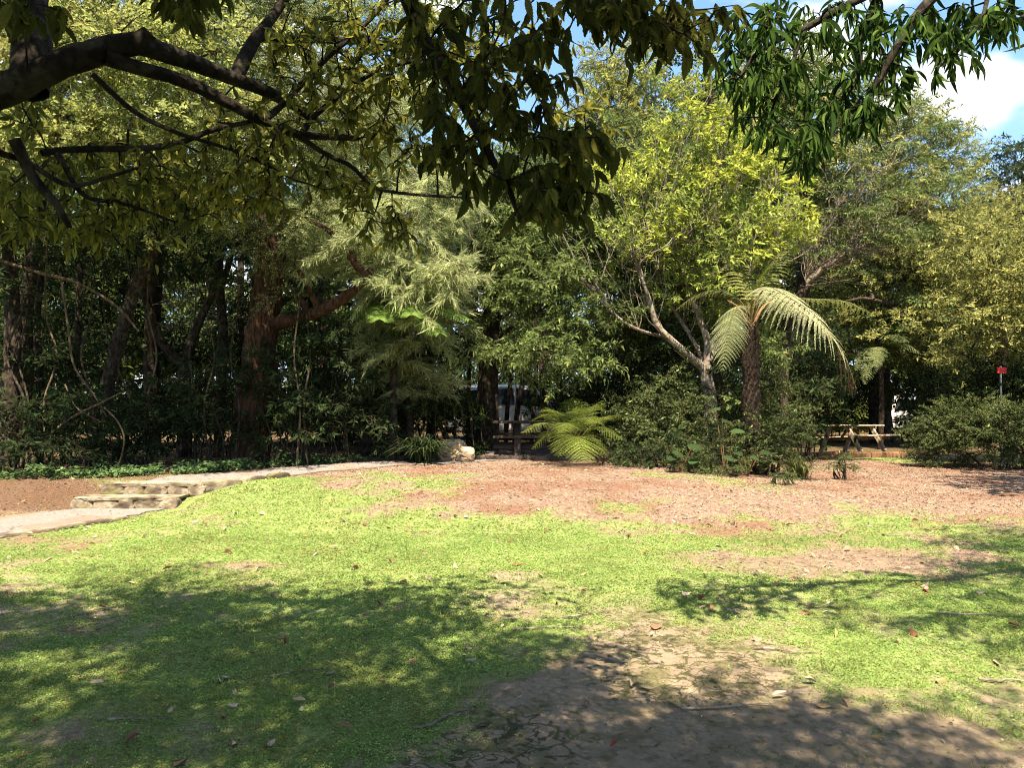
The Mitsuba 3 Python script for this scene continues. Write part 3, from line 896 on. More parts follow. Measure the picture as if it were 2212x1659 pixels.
t = tree('forked_tree', 'dark tree forking low into two curved stems, left of the red-barked conifer', [foot(398, 17.4), P(400, 900, 17.4), P(398, 840, 17.3), P(396, 785, 17.2)], .16, .12, 'bark_dark',
         LB((330, 560, 16.6, 90, 50), (500, 540, 17.4, 80, 60)), DARK, 36,
         limbs=[(PP((396, 790, 17.2), (352, 742, 17.1), (325, 680, 17), (308, 610, 16.9), (300, 520, 16.8), (320, 400, 16.8)), .10, .06), (PP((396, 790, 17.2), (422, 716, 17.3), (452, 650, 17.4), (486, 596, 17.5), (510, 500, 17.6)), .10, .05)], dens=.8)
# tan vines and bent stems at the left
for k, (pts, r, lab) in enumerate((
        (PP((0, 562, 14.2), (90, 590, 14.2), (170, 612, 14.3), (250, 660, 14.4), (300, 716, 14.6)), .045, 'tan stem slanting down to the right across the left edge of the forest'),
        (PP((130, 590, 14.3), (146, 700, 14.2), (160, 790, 14.2), (205, 856, 14.3), (230, 900, 14.4)), .03, 'thin tan vine hanging left of the leaning blotched trunk'),
        (PP((85, 960, 13.9), (150, 905, 13.9), (215, 872, 14), (262, 848, 14)), .03, 'tan dead branch slanting up to the right near the ground at the left'),
        (PP((225, 880, 14), (255, 912, 13.9), (268, 950, 13.9), (258, 1000, 14), (240, 1030, 14)), .022, 'thin vine curving down to the ground beneath the tan dead branch'),
        (PP((140, 830, 14.1), (165, 880, 14), (215, 910, 14)), .016, 'short thin tan stem near the ground left of the curving vine'))):
    key = thing('vine' if k in (1, 3) else 'dead_branch', lab, 'vine' if k in (1, 3) else 'branch', None)
    v, f = limb(pts, r * .75, r * .45, 24, 7, .2, k)
    scene[key] = mikit.ply((v, f), 'bark_tan', smooth=True)
for k, (px, d, py0, sway) in enumerate(((48, 14.4, 430, 14), (112, 14.6, 420, -18), (185, 14.5, 440, 16), (232, 14.8, 430, -10), (262, 15.0, 450, 22), (330, 15.4, 470, -14), (415, 15.4, 520, 10), (455, 15.2, 560, -14), (505, 15.3, 540, 12), (640, 15.1, 650, 8), (665, 15.2, 690, -8), (30, 14.2, 600, 25))):
    key = thing('vine', ('bare hanging vine at the far left edge of the forest', 'second hanging vine from the left edge', 'third hanging vine from the left edge', 'fourth hanging vine from the left edge', 'fifth hanging vine from the left edge', 'hanging vine just left of the forked dark tree', 'hanging vine in front of the forked dark tree', 'hanging vine right of the forked dark tree', 'hanging vine close to the left side of the red-barked conifer', 'hanging vine under the side limb of the conifer, nearest its trunk', 'hanging vine under the side limb of the conifer, farther from its trunk', 'slanting vine low at the left edge of the forest')[k], 'vine')
    a = foot(px, d)
    pts = [a, P(px + sway, 880, d), P(px - sway * .6, 770, d + .1), P(px + sway * .8, 660, d + .1), P(px + sway * .2, py0, d)]
    scene[key] = mikit.ply(limb(pts, .024, .012, 30, 6, .2, k), 'bark_tan' if k % 4 == 1 else 'bark_dark', smooth=True)
# pale bare twigs lit in the gap at the left
m = MB()
for k in range(34):
    a = P(rng.uniform(360, 520), rng.uniform(620, 720), 18.5)
    b = a + [rng.choice([-1, 1]) * rng.uniform(.4, 1.1), rng.normal(0, .3), rng.normal(.1, .25)]
    m.add(*tube(spline([a, (a + b) / 2 + rng.normal(0, .08, 3), b], 6), np.linspace(.011, .004, 6), 4, cap=False))
key = thing('bare_twigs', 'tangle of bare grey twigs catching the light in the gap behind the forked dark tree', 'twigs')
labels[key]['kind'] = 'stuff'
scene[key] = m.ply('bark_pale', True, False)

tree('understory_tree', 'dark tree filling the gap behind the forked tree and the red-barked conifer', [foot(520, 21), P(520, 700, 21), P(520, 400, 21)], .12, .06, 'bark_dark',
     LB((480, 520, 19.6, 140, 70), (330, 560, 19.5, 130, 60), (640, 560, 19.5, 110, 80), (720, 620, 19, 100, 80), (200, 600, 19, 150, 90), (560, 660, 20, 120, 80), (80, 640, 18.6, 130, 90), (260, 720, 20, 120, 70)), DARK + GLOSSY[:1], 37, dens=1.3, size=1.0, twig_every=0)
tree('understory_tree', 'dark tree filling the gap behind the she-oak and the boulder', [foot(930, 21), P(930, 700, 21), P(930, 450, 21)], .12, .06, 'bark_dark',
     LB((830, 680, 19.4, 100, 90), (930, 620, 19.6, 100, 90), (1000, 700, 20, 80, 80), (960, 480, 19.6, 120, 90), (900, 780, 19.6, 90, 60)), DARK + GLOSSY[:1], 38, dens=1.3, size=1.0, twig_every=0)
# centre: glossy trees behind the dark table
tree('glossy_tree', 'dense dark glossy-leaved tree in the centre, over the dark table and the white car', [foot(1052, 19.5), P(1054, 850, 19.4), P(1058, 740, 19.3), P(1070, 600, 19.2), P(1090, 420, 19.2)], .30, .12, 'bark_dark',
     LB((1085, 560, 17.6, 110, 80), (1190, 610, 16.6, 110, 70), (1120, 680, 17.4, 110, 60), (1180, 770, 15.9, 85, 55), (1080, 770, 16.4, 70, 45), (1250, 700, 16.6, 90, 60), (1250, 800, 16.4, 60, 40), (1060, 450, 18.2, 110, 80), (1200, 500, 17.6, 120, 70), (1150, 385, 18.6, 130, 70)), GLOSSY, 6, dens=2.0, size=.8, twig_every=3)
tree('glossy_tree', 'broad glossy-leaved tree between the centre tree and the lime-leaved tree', [foot(1400, 20), P(1395, 850, 20), P(1385, 700, 19.8), P(1370, 500, 19.8), P(1360, 300, 20)], .2, .1, 'bark_dark',
     LB((1330, 560, 18.4, 100, 80), (1400, 660, 18.2, 110, 70), (1330, 720, 18, 100, 60), (1450, 760, 18.3, 90, 60), (1290, 440, 19, 100, 80), (1420, 470, 19, 110, 80), (1370, 340, 19.5, 110, 80)), GLOSSY + DARK[:1], 7, dens=1.9, size=.85)
tree('tall_pale_tree', 'tall tree at top centre with a sunlit yellow-green crown against the blue sky', [foot(1350, 24), P(1350, 700, 24), P(1355, 450, 23.6), P(1360, 280, 23.3), P(1355, 170, 23)], .24, .06, 'bark_dark',
     LB((1335, 150, 22, 75, 55), (1400, 210, 21.6, 80, 55), (1290, 240, 22, 70, 60), (1350, 300, 22, 110, 60), (1300, 390, 21.6, 100, 70), (1440, 330, 22.4, 90, 70)), OLIVE + FRESH[:1], 8, dens=2.4, size=.85)
tree('tall_dark_tree', 'tall dark tree with bare grey stems standing behind the lime-leaved tree at top', [foot(1560, 26), P(1545, 600, 26), P(1540, 350, 25.6), P(1530, 180, 25.2), P(1520, 40, 25)], .25, .07, 'bark_dark',
     LB((1510, 230, 24.5, 70, 80), (1560, 330, 24.4, 90, 80), (1500, 110, 25, 60, 60), (1590, 470, 24, 110, 90), (1480, 430, 24, 90, 80)), DARK, 9, dens=1.0, size=1.1, gaps=.2)
tree('tall_glossy_tree', 'tall glossy tree rising behind the narrow-leaved branches at upper right', [foot(1740, 25), P(1735, 600, 24.6), P(1730, 350, 24.2), P(1720, 200, 24)], .22, .08, 'bark_dark',
     LB((1690, 170, 23.4, 90, 80), (1770, 230, 23, 100, 90), (1640, 220, 23.6, 70, 80), (1720, 350, 22.8, 120, 80), (1650, 330, 23.4, 80, 80)), OLIVE[:2] + GLOSSY[:2], 10, dens=2.3, size=.95)

# the lime-leaved tree: pale trunk, a fan of thin pale stems, whorls of yellow-green leaves at their ends
rng = np.random.default_rng(9)
lime = thing('lime_leaved_tree', 'many-stemmed tree with pale bark and bright yellow-green leaves in drooping whorls, right of centre', 'tree')
main = [foot(1537, 17), P(1534, 900, 17), P(1530, 840, 17), P(1522, 790, 17)]
part(lime, 'trunk', mikit.ply(limb(main, .17, .12, 16, 12, .15, 3), 'bark_pale', smooth=True))
LIMBS = [((1524, 800), (1490, 770, 16.8), (1450, 735, 16.6), (1418, 700, 16.5), (1400, 640, 16.4), (1372, 560, 16.3)), ((1524, 795), (1528, 740, 17), (1512, 690, 17), (1486, 620, 16.9), (1462, 540, 16.8)),
         ((1522, 800), (1545, 730, 17.1), (1560, 650, 17.1), (1566, 560, 17)), ((1526, 800), (1500, 740, 17.2), (1440, 640, 17.3), (1400, 520, 17.3)), ((1530, 780), (1580, 700, 17.3), (1620, 620, 17.3), (1650, 540, 17.2)),
         ((1440, 728), (1390, 716, 16.5), (1340, 690, 16.3), (1290, 640, 16.2))]
stems = []
for k, L in enumerate(LIMBS):
    pts = [P(*(q if len(q) == 3 else (*q, 17))) for q in L]
    part(lime, 'branch', mikit.ply(limb(pts, (.10, .09, .075, .06, .07, .04)[k], .028, 18, 8, .15, k), 'bark_pale', smooth=True))
    stems += list(spline(pts, 16)[6:])
stems = np.array(stems)
LT = [(1290, 440), (1330, 400), (1345, 470), (1385, 350), (1400, 430), (1440, 300), (1430, 390), (1475, 250), (1500, 340), (1520, 290), (1555, 330), (1590, 290), (1620, 330), (1600, 390), (1650, 390), (1560, 240), (1510, 215), (1640, 280), (1680, 430), (1700, 490),
      (1740, 480), (1680, 520), (1630, 460), (1560, 420), (1480, 430), (1530, 400), (1600, 520), (1700, 560), (1755, 530), (1650, 580), (1420, 480), (1370, 520), (1330, 540), (1460, 520), (1520, 490), (1560, 560), (1610, 600), (1580, 470), (1490, 570), (1430, 560)]
made, mT = [], MB()
for k, (px, py) in enumerate(LT):
    for rep in range(2):
        q = P(px + rng.normal(0, 20), py + rng.normal(0, 18), rng.uniform(15.6, 17.8))
        made.append(q)
        a = stems[int(np.argmin(np.linalg.norm(stems - q, axis=1) + rng.random(len(stems)) * .9 + 9 * (stems[:, 2] > q[2] - .1)))]
        mid = (a + q) / 2 + [rng.normal(0, .1), rng.normal(0, .1), -.05]
        mT.add(*tube(spline([a, mid, q], 8), np.linspace(.02, .007, 8), 4, cap=False))
        g = (LIME if (py < 440 and rng.random() < .8) or px > 1640 or rng.random() < .2 else FRESH)[rng.integers(3)]
        for _ in range(2):
            instance(lime + '__crown', g, rz(rng.uniform(0, 6.3)) @ ry(-rng.uniform(.5, 1.25)), q - [0, 0, .1], rng.uniform(.6, .95))
labels[lime + '__crown'] = {'kind': 'stuff'}
for k in range(90):                                     # bare pale stems rising in a fan
    a = stems[rng.integers(len(stems))]
    out = np.array([(a[0] - P(1500, 700, 17)[0]) * .55 + rng.normal(0, .35), rng.normal(-.1, .3), rng.uniform(.8, 2.0)])
    mT.add(*tube(spline([a] + [a + out * q + rng.normal(0, .10, 3) for q in (.35, .7)] + [a + out], 10), np.linspace(.013, .004, 10), 4, cap=False))
part(lime, 'stems', mT.ply('bark_pale', True, False), kind='stuff')
crown(lime, LB((1560, 600, 17.0, 110, 60), (1470, 640, 17.2, 90, 60), (1600, 680, 17.6, 80, 50), (1500, 500, 17.2, 120, 70), (1620, 520, 17.2, 90, 70), (1400, 560, 17.0, 70, 60), (1440, 400, 17.8, 110, 80), (1580, 380, 17.8, 110, 80)), FRESH, rng, 1.15, .8, name='lower_leaves')

# right side
rb = [(1742, 610, 18.6), (1790, 572, 18.4), (1840, 545, 18.2), (1888, 522, 18)]
tree('olive_leaved_tree', 'large glossy olive-leaved tree on the right, its branches reaching over the pale picnic table', [foot(1905, 28), P(1900, 860, 28), P(1905, 700, 27.6), P(1920, 500, 27.2), P(1930, 330, 26.8)], .42, .14, 'bark_dark',
     LB((1860, 330, 24.6, 110, 90), (1960, 290, 24.9, 110, 80), (2040, 340, 25.5, 70, 70), (1900, 440, 24.3, 120, 80), (2010, 450, 24.6, 110, 90), (1850, 560, 24.5, 110, 60), (1960, 590, 24.2, 120, 80), (2060, 570, 24.3, 90, 70), (1930, 690, 24.3, 110, 45), (2040, 690, 24.3, 110, 70), (1850, 700, 24.9, 90, 50), (1990, 770, 24.6, 80, 35), (1880, 770, 25.5, 90, 35), (1820, 420, 24.9, 80, 80), (1940, 560, 27.2, 220, 150), (2000, 720, 27.7, 200, 90)), OLIVE + GLOSSY[:2], 11,
     limbs=[(PP((1912, 600, 27.4), (1960, 600, 25.5), (2000, 560, 24.5)), .12, .05), (PP((1915, 680, 27.5), (2010, 668, 25), (1940, 660, 24), (1870, 645, 23.4), (1830, 650, 23)), .08, .035)], dens=2.0, size=.9, twig_every=4)
tree('olive_leaved_tree', 'sunlit olive-leaved tree at the right edge of the photo above the dense shrub', [foot(2180, 21.5), P(2170, 850, 21.4), P(2160, 700, 21), P(2150, 500, 20.6)], .22, .09, 'bark_dark',
     LB((2130, 540, 19.2, 90, 80), (2190, 470, 20, 80, 60), (2200, 620, 18.6, 100, 90), (2120, 680, 18.8, 90, 70), (2225, 735, 18.6, 70, 50), (2090, 770, 19.4, 60, 40), (2270, 640, 18.8, 100, 130)), OLIVE, 12, dens=2.0, size=.8)
tree('dark_crowned_tree', 'dark green tree against the sky at the far upper right edge', [foot(2240, 31), P(2230, 700, 31), P(2215, 450, 31)], .3, .12, 'bark_dark',
     LB((2200, 350, 29, 55, 60), (2160, 430, 28.5, 60, 55), (2240, 420, 28.5, 70, 80), (2190, 520, 28, 100, 60)), DARK, 13, dens=1.8, size=1.1)
t = thing('leaning_tree', 'leaning tree with a fan of bare grey twigs right of the lime-leaved tree', 'tree')
part(t, 'trunk', mikit.ply(limb([foot(1692, 19), P(1690, 900, 19), P(1694, 800, 19), P(1705, 700, 18.8), P(1742, 610, 18.6)], .15, .09, 20, 10, .2, 4), 'bark_dark', smooth=True))
part(t, 'branch', mikit.ply(limb(PP(*rb), .07, .03, 14, 8, .2, 2), 'bark_pale', smooth=True))
part(t, 'branch', mikit.ply(limb(PP((1742, 610, 18.6), (1760, 540, 18.6), (1800, 460, 18.6), (1850, 400, 18.6)), .04, .014, 14, 8, .15, 2), 'bark_tan', smooth=True))
m, rng = MB(), np.random.default_rng(31)
src = np.vstack([spline(PP(*rb), 8), spline(PP((1742, 610, 18.6), (1760, 540, 18.6), (1800, 460, 18.6), (1850, 400, 18.6)), 10)])
ends = []
for k in range(130):
    a = src[rng.integers(len(src))]
    out = np.array([rng.uniform(-.3, 1.7), rng.normal(-.2, .4), rng.uniform(-.1, 1.4)])
    path = spline([a] + [a + out * q + rng.normal(0, .13, 3) for q in (.3, .55, .8)] + [a + out], 12)
    m.add(*tube(path, np.linspace(.010, .003, 12), 4, cap=False))
    for _ in range(2):
        b = path[rng.integers(4, 10)]
        o2 = out * .3 + rng.normal(0, .2, 3)
        m.add(*tube(spline([b, b + o2 * .5 + rng.normal(0, .05, 3), b + o2], 6), np.linspace(.006, .002, 6), 3, cap=False))
    ends.append(a + out)
part(t, 'twigs', m.ply('bark_pale', True, False), kind='stuff')
for e in ends[::3]:
    instance(t + '__crown', GLOSSY[rng.integers(4)], rz(rng.uniform(-1, 1)), e - [.5, 0, 0], rng.uniform(.5, .8))
labels[t + '__crown'] = {'kind': 'stuff'}

# slender dark trunks in the middle gap, over the car
for k, (px, d, r, lean) in enumerate(((1092, 21.5, .07, 14), (1112, 22, .09, 22), (1150, 22.5, .08, 8), (1176, 22, .10, -6), (1215, 22.4, .12, -10), (1010, 21, .06, 4), (1290, 22, .06, 5), (1335, 22.5, .07, -4), (1475, 21, .09, 6), (1615, 22, .1, 5), (1300, 20.5, .05, 30))):
    tree('slender_tree', ('first', 'second', 'third', 'fourth', 'fifth')[k] + ' from the left of the slender dark trunks standing in front of the white car' if k < 5 else
         ('slender dark trunk left of the dark table, behind the boulder', 'slender dark trunk above the low fern clump', 'slender dark trunk just right of the one above the fern clump', 'slender dark trunk left of the lime-leaved tree trunk', 'slender dark trunk behind the tree fern', 'thin dark trunk leaning right behind the low fern clump')[k - 5],
         [foot(px, d), P(px + lean * .3, 880, d), P(px + lean, 800, d), P(px + lean * 1.8, 680, d), P(px + lean * 1.5, 450, d)], r, r * .6, 'bark_dark', LB((px + lean, 560, d + .6, 110, 90), (px + lean, 420, d + 1, 110, 80)), DARK, 50 + k, dens=.75, size=1.1, sides=8, twig_every=0, group=None)

# far trees behind everything, each with trunk and crown
rng = np.random.default_rng(123)
FL = ('far tree with a broad dark crown, partly hidden behind nearer trees',)
k = 0
for row, (y0, xs) in enumerate(((30.5, np.arange(-23, 34, 4.2)), (38, np.arange(-30, 40, 5.0)), (47, np.arange(-36, 48, 6)))):
    for x in xs:
        x, y = x + rng.normal(0, .8), y0 + rng.normal(0, 1.0)
        if row == 0 and (-6 < x < 4.5 or 12 < x < 19):
            continue
        top = rng.uniform(11, 14) if x < 14 else rng.uniform(8.5, 10.5)
        top += row * 1.2
        base = np.array([x, y, -.1])
        lob = [(np.array([x + rng.normal(0, .7), y - .3, top - 2.2]), np.array([2.6, 2.4, 2.3])), (np.array([x + rng.normal(0, 1.6), y - .8, top * .55]), np.array([2.9, 2.5, 2.4])), (np.array([x + rng.normal(0, 1.5), y - 1.0, top * .28]), np.array([2.8, 2.2, 2.0])), (np.array([x + rng.normal(0, 1.2), y - .5, 1.0]), np.array([2.6, 1.8, 1.2]))]
        px = 1106 + F * x / y
        lab = f'far dark-crowned tree in the {("nearest", "middle", "farthest")[row]} row behind {behind(px)}' if px > 0 and behind(px) else 'far tree with a broad dark crown standing beyond the edge of the view'
        tree('far_tree', lab, [base, base + [.2, 0, top * .4], base + [.1, 0, top * .85]], .25, .1, 'bark_dark', lob, FAR, 300 + k, dens=1.5, size=1.0, sides=7, twig_every=0, group='far trees behind the clearing')
        k += 1


# ------------------------------------------------------------------ shrubs, ferns and ground plants
def shrub(label, lobes, groups, seed, dens=1.2, size=.8, mat='bark_dark', stems=7, name='shrub', group=None, **kw):
    rng = np.random.default_rng(seed)
    t = thing(name, label, 'shrub', group)
    made = crown(t, lobes, groups, rng, dens, size, name='foliage', under=.35, **kw)
    if made and stems:
        A = np.array(made)
        c = A.mean(0)
        m = MB()
        for k in range(stems):
            e = A[rng.integers(len(A))]
            b = np.array([c[0] + (e[0] - c[0]) * .35 + rng.normal(0, .12), c[1] + (e[1] - c[1]) * .3, 0])
            b[2] = gz(b[0], b[1]) - .05
            m.add(*tube(spline([b, (b + e) / 2 + rng.normal(0, .08, 3), e], 7), np.linspace(.022, .008, 7), 5, cap=False))
        part(t, 'stems', m.ply(mat, True, False), kind='stuff')
    return t


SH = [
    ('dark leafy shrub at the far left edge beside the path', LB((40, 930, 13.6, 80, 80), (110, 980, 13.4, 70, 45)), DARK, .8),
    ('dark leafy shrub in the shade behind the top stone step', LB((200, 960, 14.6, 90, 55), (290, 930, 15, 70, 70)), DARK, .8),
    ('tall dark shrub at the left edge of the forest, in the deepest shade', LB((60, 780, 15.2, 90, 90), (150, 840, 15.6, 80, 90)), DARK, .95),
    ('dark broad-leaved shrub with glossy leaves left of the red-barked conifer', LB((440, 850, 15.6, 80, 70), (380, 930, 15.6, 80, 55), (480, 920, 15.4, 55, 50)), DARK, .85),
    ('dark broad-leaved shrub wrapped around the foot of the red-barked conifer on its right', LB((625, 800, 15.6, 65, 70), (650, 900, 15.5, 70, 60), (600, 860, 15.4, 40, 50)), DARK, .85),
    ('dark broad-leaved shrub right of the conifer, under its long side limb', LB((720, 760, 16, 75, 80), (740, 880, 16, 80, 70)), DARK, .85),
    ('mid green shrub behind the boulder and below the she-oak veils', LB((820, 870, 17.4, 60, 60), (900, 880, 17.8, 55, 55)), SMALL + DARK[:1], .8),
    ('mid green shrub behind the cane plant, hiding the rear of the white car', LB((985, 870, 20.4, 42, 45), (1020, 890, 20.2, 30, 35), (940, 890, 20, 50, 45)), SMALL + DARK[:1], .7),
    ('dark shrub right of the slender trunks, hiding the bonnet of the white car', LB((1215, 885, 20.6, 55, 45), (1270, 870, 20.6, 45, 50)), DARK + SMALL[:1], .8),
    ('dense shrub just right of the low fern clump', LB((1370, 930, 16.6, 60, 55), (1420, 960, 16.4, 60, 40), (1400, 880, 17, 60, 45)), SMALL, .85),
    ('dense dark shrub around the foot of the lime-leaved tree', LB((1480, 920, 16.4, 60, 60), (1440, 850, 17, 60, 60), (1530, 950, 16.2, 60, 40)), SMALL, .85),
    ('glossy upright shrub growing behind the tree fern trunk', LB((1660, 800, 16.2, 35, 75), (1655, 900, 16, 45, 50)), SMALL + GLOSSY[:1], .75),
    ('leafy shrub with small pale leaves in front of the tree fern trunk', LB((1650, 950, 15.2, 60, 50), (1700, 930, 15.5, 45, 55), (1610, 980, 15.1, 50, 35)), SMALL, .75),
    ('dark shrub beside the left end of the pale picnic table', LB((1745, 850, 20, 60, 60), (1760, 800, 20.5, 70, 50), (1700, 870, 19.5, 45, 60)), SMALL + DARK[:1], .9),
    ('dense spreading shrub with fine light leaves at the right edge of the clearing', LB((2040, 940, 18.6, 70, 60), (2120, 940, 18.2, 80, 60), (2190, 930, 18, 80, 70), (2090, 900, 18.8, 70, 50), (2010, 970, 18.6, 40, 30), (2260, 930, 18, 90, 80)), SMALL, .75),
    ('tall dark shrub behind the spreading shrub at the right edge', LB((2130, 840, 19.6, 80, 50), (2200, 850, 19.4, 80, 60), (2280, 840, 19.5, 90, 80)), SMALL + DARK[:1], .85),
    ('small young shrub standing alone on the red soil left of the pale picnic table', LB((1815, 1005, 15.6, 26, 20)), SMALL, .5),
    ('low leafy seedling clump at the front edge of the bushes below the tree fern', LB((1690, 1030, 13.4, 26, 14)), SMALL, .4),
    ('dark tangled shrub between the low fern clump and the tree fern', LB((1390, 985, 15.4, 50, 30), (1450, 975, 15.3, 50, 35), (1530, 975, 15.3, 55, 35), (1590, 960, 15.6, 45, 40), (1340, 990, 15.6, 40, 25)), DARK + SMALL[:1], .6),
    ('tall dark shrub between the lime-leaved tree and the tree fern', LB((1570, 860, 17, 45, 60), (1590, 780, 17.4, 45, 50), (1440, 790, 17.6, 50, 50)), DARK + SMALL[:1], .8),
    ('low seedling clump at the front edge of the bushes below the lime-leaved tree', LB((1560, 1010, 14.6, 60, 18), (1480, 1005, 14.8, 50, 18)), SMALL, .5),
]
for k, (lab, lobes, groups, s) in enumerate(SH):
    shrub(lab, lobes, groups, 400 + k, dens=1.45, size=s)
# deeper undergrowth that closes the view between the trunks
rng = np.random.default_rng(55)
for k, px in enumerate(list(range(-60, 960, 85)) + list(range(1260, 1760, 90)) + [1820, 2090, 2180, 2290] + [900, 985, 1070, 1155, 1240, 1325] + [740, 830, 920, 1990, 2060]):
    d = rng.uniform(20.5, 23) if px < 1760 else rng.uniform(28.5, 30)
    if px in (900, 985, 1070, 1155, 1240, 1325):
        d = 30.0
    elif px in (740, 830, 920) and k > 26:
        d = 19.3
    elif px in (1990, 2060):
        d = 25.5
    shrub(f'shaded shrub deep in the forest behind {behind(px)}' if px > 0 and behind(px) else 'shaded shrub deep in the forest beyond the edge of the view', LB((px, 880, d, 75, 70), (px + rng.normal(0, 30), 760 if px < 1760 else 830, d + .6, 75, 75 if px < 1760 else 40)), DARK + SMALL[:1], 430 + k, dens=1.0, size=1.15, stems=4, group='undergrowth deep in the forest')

# low fern clump in the middle
FERN = (.27, .36, .08)
rng = np.random.default_rng(61)
t = thing('low_fern', 'low spreading fern clump with bright green fronds beside the dark table', 'fern')
o = P(1235, 955, 15.9)
o[2] = gz(o[0], o[1]) + .35
for k, (px, py, d, w, c) in enumerate(((1262, 998, 14.75, .44, 1.25), (1180, 880, 15.4, .36, 1), (1128, 935, 15.2, .34, .9), (1320, 900, 15.4, .36, 1), (1345, 950, 15.3, .34, .95), (1240, 860, 16.2, .34, 1), (1300, 865, 16.4, .34, 1), (1150, 970, 15.5, .3, .8), (1210, 985, 14.9, .34, 1), (1310, 985, 15.2, .34, .9), (1180, 905, 16.8, .34, .9), (1290, 915, 14.9, .36, 1.1), (1215, 935, 14.8, .36, 1.05), (1345, 895, 16.3, .34, .9), (1150, 905, 16.2, .34, .9), (1260, 880, 15.2, .34, 1.05))):
    e = P(px, py, d)
    mid = (o + e) / 2 + [0, 0, .32 if py > 900 else .2]
    part(t, 'frond', frond([o + rng.normal(0, .04, 3), mid, e], w * 1.15, rng, np.array(FERN) * (.62 * c if c < 1.2 else 1.35), pairs=17, droop=.25, stalk=.22).ply('leaf_soft'))

# the tree fern
t = thing('tree_fern', 'tree fern with dark shaggy trunk and pale arching fronds left of the pale table', 'tree fern')
top = P(1622, 705, 15.4)
v, f = limb([foot(1626, 15.4), P(1624, 900, 15.4), P(1622, 800, 15.4), top], .17, .13, 40, 18, .3, 2, power=.5)
part(t, 'trunk', mikit.ply((v, f), 'bark_fern', smooth=False))
m = MB()                                             # stubs of old stalks on the trunk
for k in range(260):
    h, a = rng.uniform(.35, 1), rng.uniform(0, 6.28)
    c = foot(1625, 15.4) * (1 - h) + top * h
    c[1] = 15.4
    d = np.array([math.cos(a) * .5, math.sin(a) * .5, .85])
    b = c + np.array([math.cos(a), math.sin(a), 0]) * .12
    m.add(*tube([b, b + d * .05, b + d * .10 + [0, 0, -.01]], [.014, .011, .006], 5))
part(t, 'stalk_stubs', m.ply('bark_fern', False, False), kind='stuff')
PALE = (.50, .54, .33)
for k, (pts, w, c, dead, lab) in enumerate((
        (PP((1622, 700, 15.4), (1650, 640, 15.0), (1700, 655, 14.4), (1770, 705, 13.9), (1820, 760, 13.7), (1850, 840, 13.6)), .78, PALE, .74, 'large pale frond drooping right with a shrivelled brown tip'),
        (PP((1622, 700, 15.4), (1660, 640, 15.6), (1740, 645, 15.8), (1820, 650, 15.9), (1888, 680, 16)), .42, (.30, .36, .12), None, 'light green frond reaching right'),
        (PP((1622, 700, 15.4), (1600, 660, 15.0), (1580, 690, 14.7), (1570, 740, 14.5), (1560, 800, 14.4)), .46, (.32, .37, .19), None, 'grey-green frond hanging down on the left'),
        (PP((1622, 700, 15.4), (1625, 640, 15.4), (1650, 590, 15.3), (1690, 540, 15.2)), .36, (.26, .33, .06), None, 'young yellow-green frond pointing up'),
        (PP((1622, 700, 15.4), (1640, 620, 15.9), (1680, 560, 16.4), (1710, 500, 16.8)), .40, (.26, .31, .12), None, None),
        (PP((1622, 700, 15.4), (1590, 640, 15.6), (1550, 625, 15.8), (1500, 640, 16), (1460, 670, 16.2)), .40, (.28, .32, .13), None, None),
        (PP((1622, 700, 15.4), (1610, 620, 15.8), (1590, 560, 16.2), (1560, 520, 16.6)), .4, (.26, .3, .1), None, None),
        (PP((1622, 700, 15.4), (1630, 650, 16), (1670, 640, 16.8), (1720, 690, 17.4)), .4, (.24, .29, .1), None, None),
        (PP((1622, 700, 15.4), (1640, 640, 15), (1660, 620, 14.5), (1700, 640, 14.0), (1760, 680, 13.5), (1800, 740, 13.3)), .62, PALE, .9, 'pale frond arching right above the one with the brown tip'))):
    part(t, 'frond', frond(pts, w, rng, c, pairs=30 if k == 0 else 24, droop=.42, stalk=.2 if k else .18, dead=dead).ply('leaf_glossy'), label=lab)
for k in range(9):
    a = rng.uniform(0, 6.28)
    e = top + [math.cos(a) * .45, math.sin(a) * .45, .5]
    part(t, 'stalk', mikit.ply(tube(spline([top - [0, 0, .1], (top + e) / 2 + [0, 0, .1], e], 6), np.linspace(.02, .012, 6), 6), 'brown_wood', smooth=True))
# other fern fronds
for lab, o, ends in (('pale fern spreading at the right of the she-oak veils above the strappy clump', P(880, 850, 17), ((960, 800, 16), (1000, 822, 15.6), (930, 770, 16.4), (850, 760, 16.4), (900, 780, 15.8), (985, 790, 16.4))),
                     ('light fern hanging under the olive-leaved tree, left of the dark hollow', P(1900, 752, 24.5), ((1868, 830, 23), (1850, 800, 23.4), (1960, 738, 23), (1990, 765, 23.4), (1890, 800, 22.8)))):
    t = thing('fern', lab, 'fern')
    for e in ends:
        e = P(*e)
        part(t, 'frond', frond([o, (o + e) / 2 + [0, 0, .3], e], .36, rng, (.28, .35, .16), pairs=24, droop=.4).ply('leaf_soft'))
    v, f = limb([np.array([o[0], o[1], -.1]), np.array([o[0] + .05, o[1], o[2] * .5]), o], .09, .07, 12, 9, .3, 5)
    part(t, 'trunk', mikit.ply((v, f), 'bark_fern', smooth=True))
# palm behind the she-oak
t = thing('palm', 'bright green palm standing behind the veils of the she-oak', 'palm')
o = P(850, 740, 16.6)
part(t, 'trunk', mikit.ply(limb([np.array([o[0], o[1], -.1]), np.array([o[0], o[1], 1.0]), o], .1, .07, 12, 9, .08, 5), 'bark_dark', smooth=True))
for e in ((790, 600, 15.4), (810, 580, 16), (850, 590, 15.2), (1015, 690, 15), (970, 640, 15.4), (900, 580, 16.2), (760, 680, 15.6), (950, 720, 14.9), (820, 690, 14.6), (890, 680, 14.6)):
    e = P(*e)
    part(t, 'frond', palm_frond([o, (o + e) / 2 + [0, 0, .5], e], .5, rng, (.15, .25, .06)).ply('leaf_soft'))

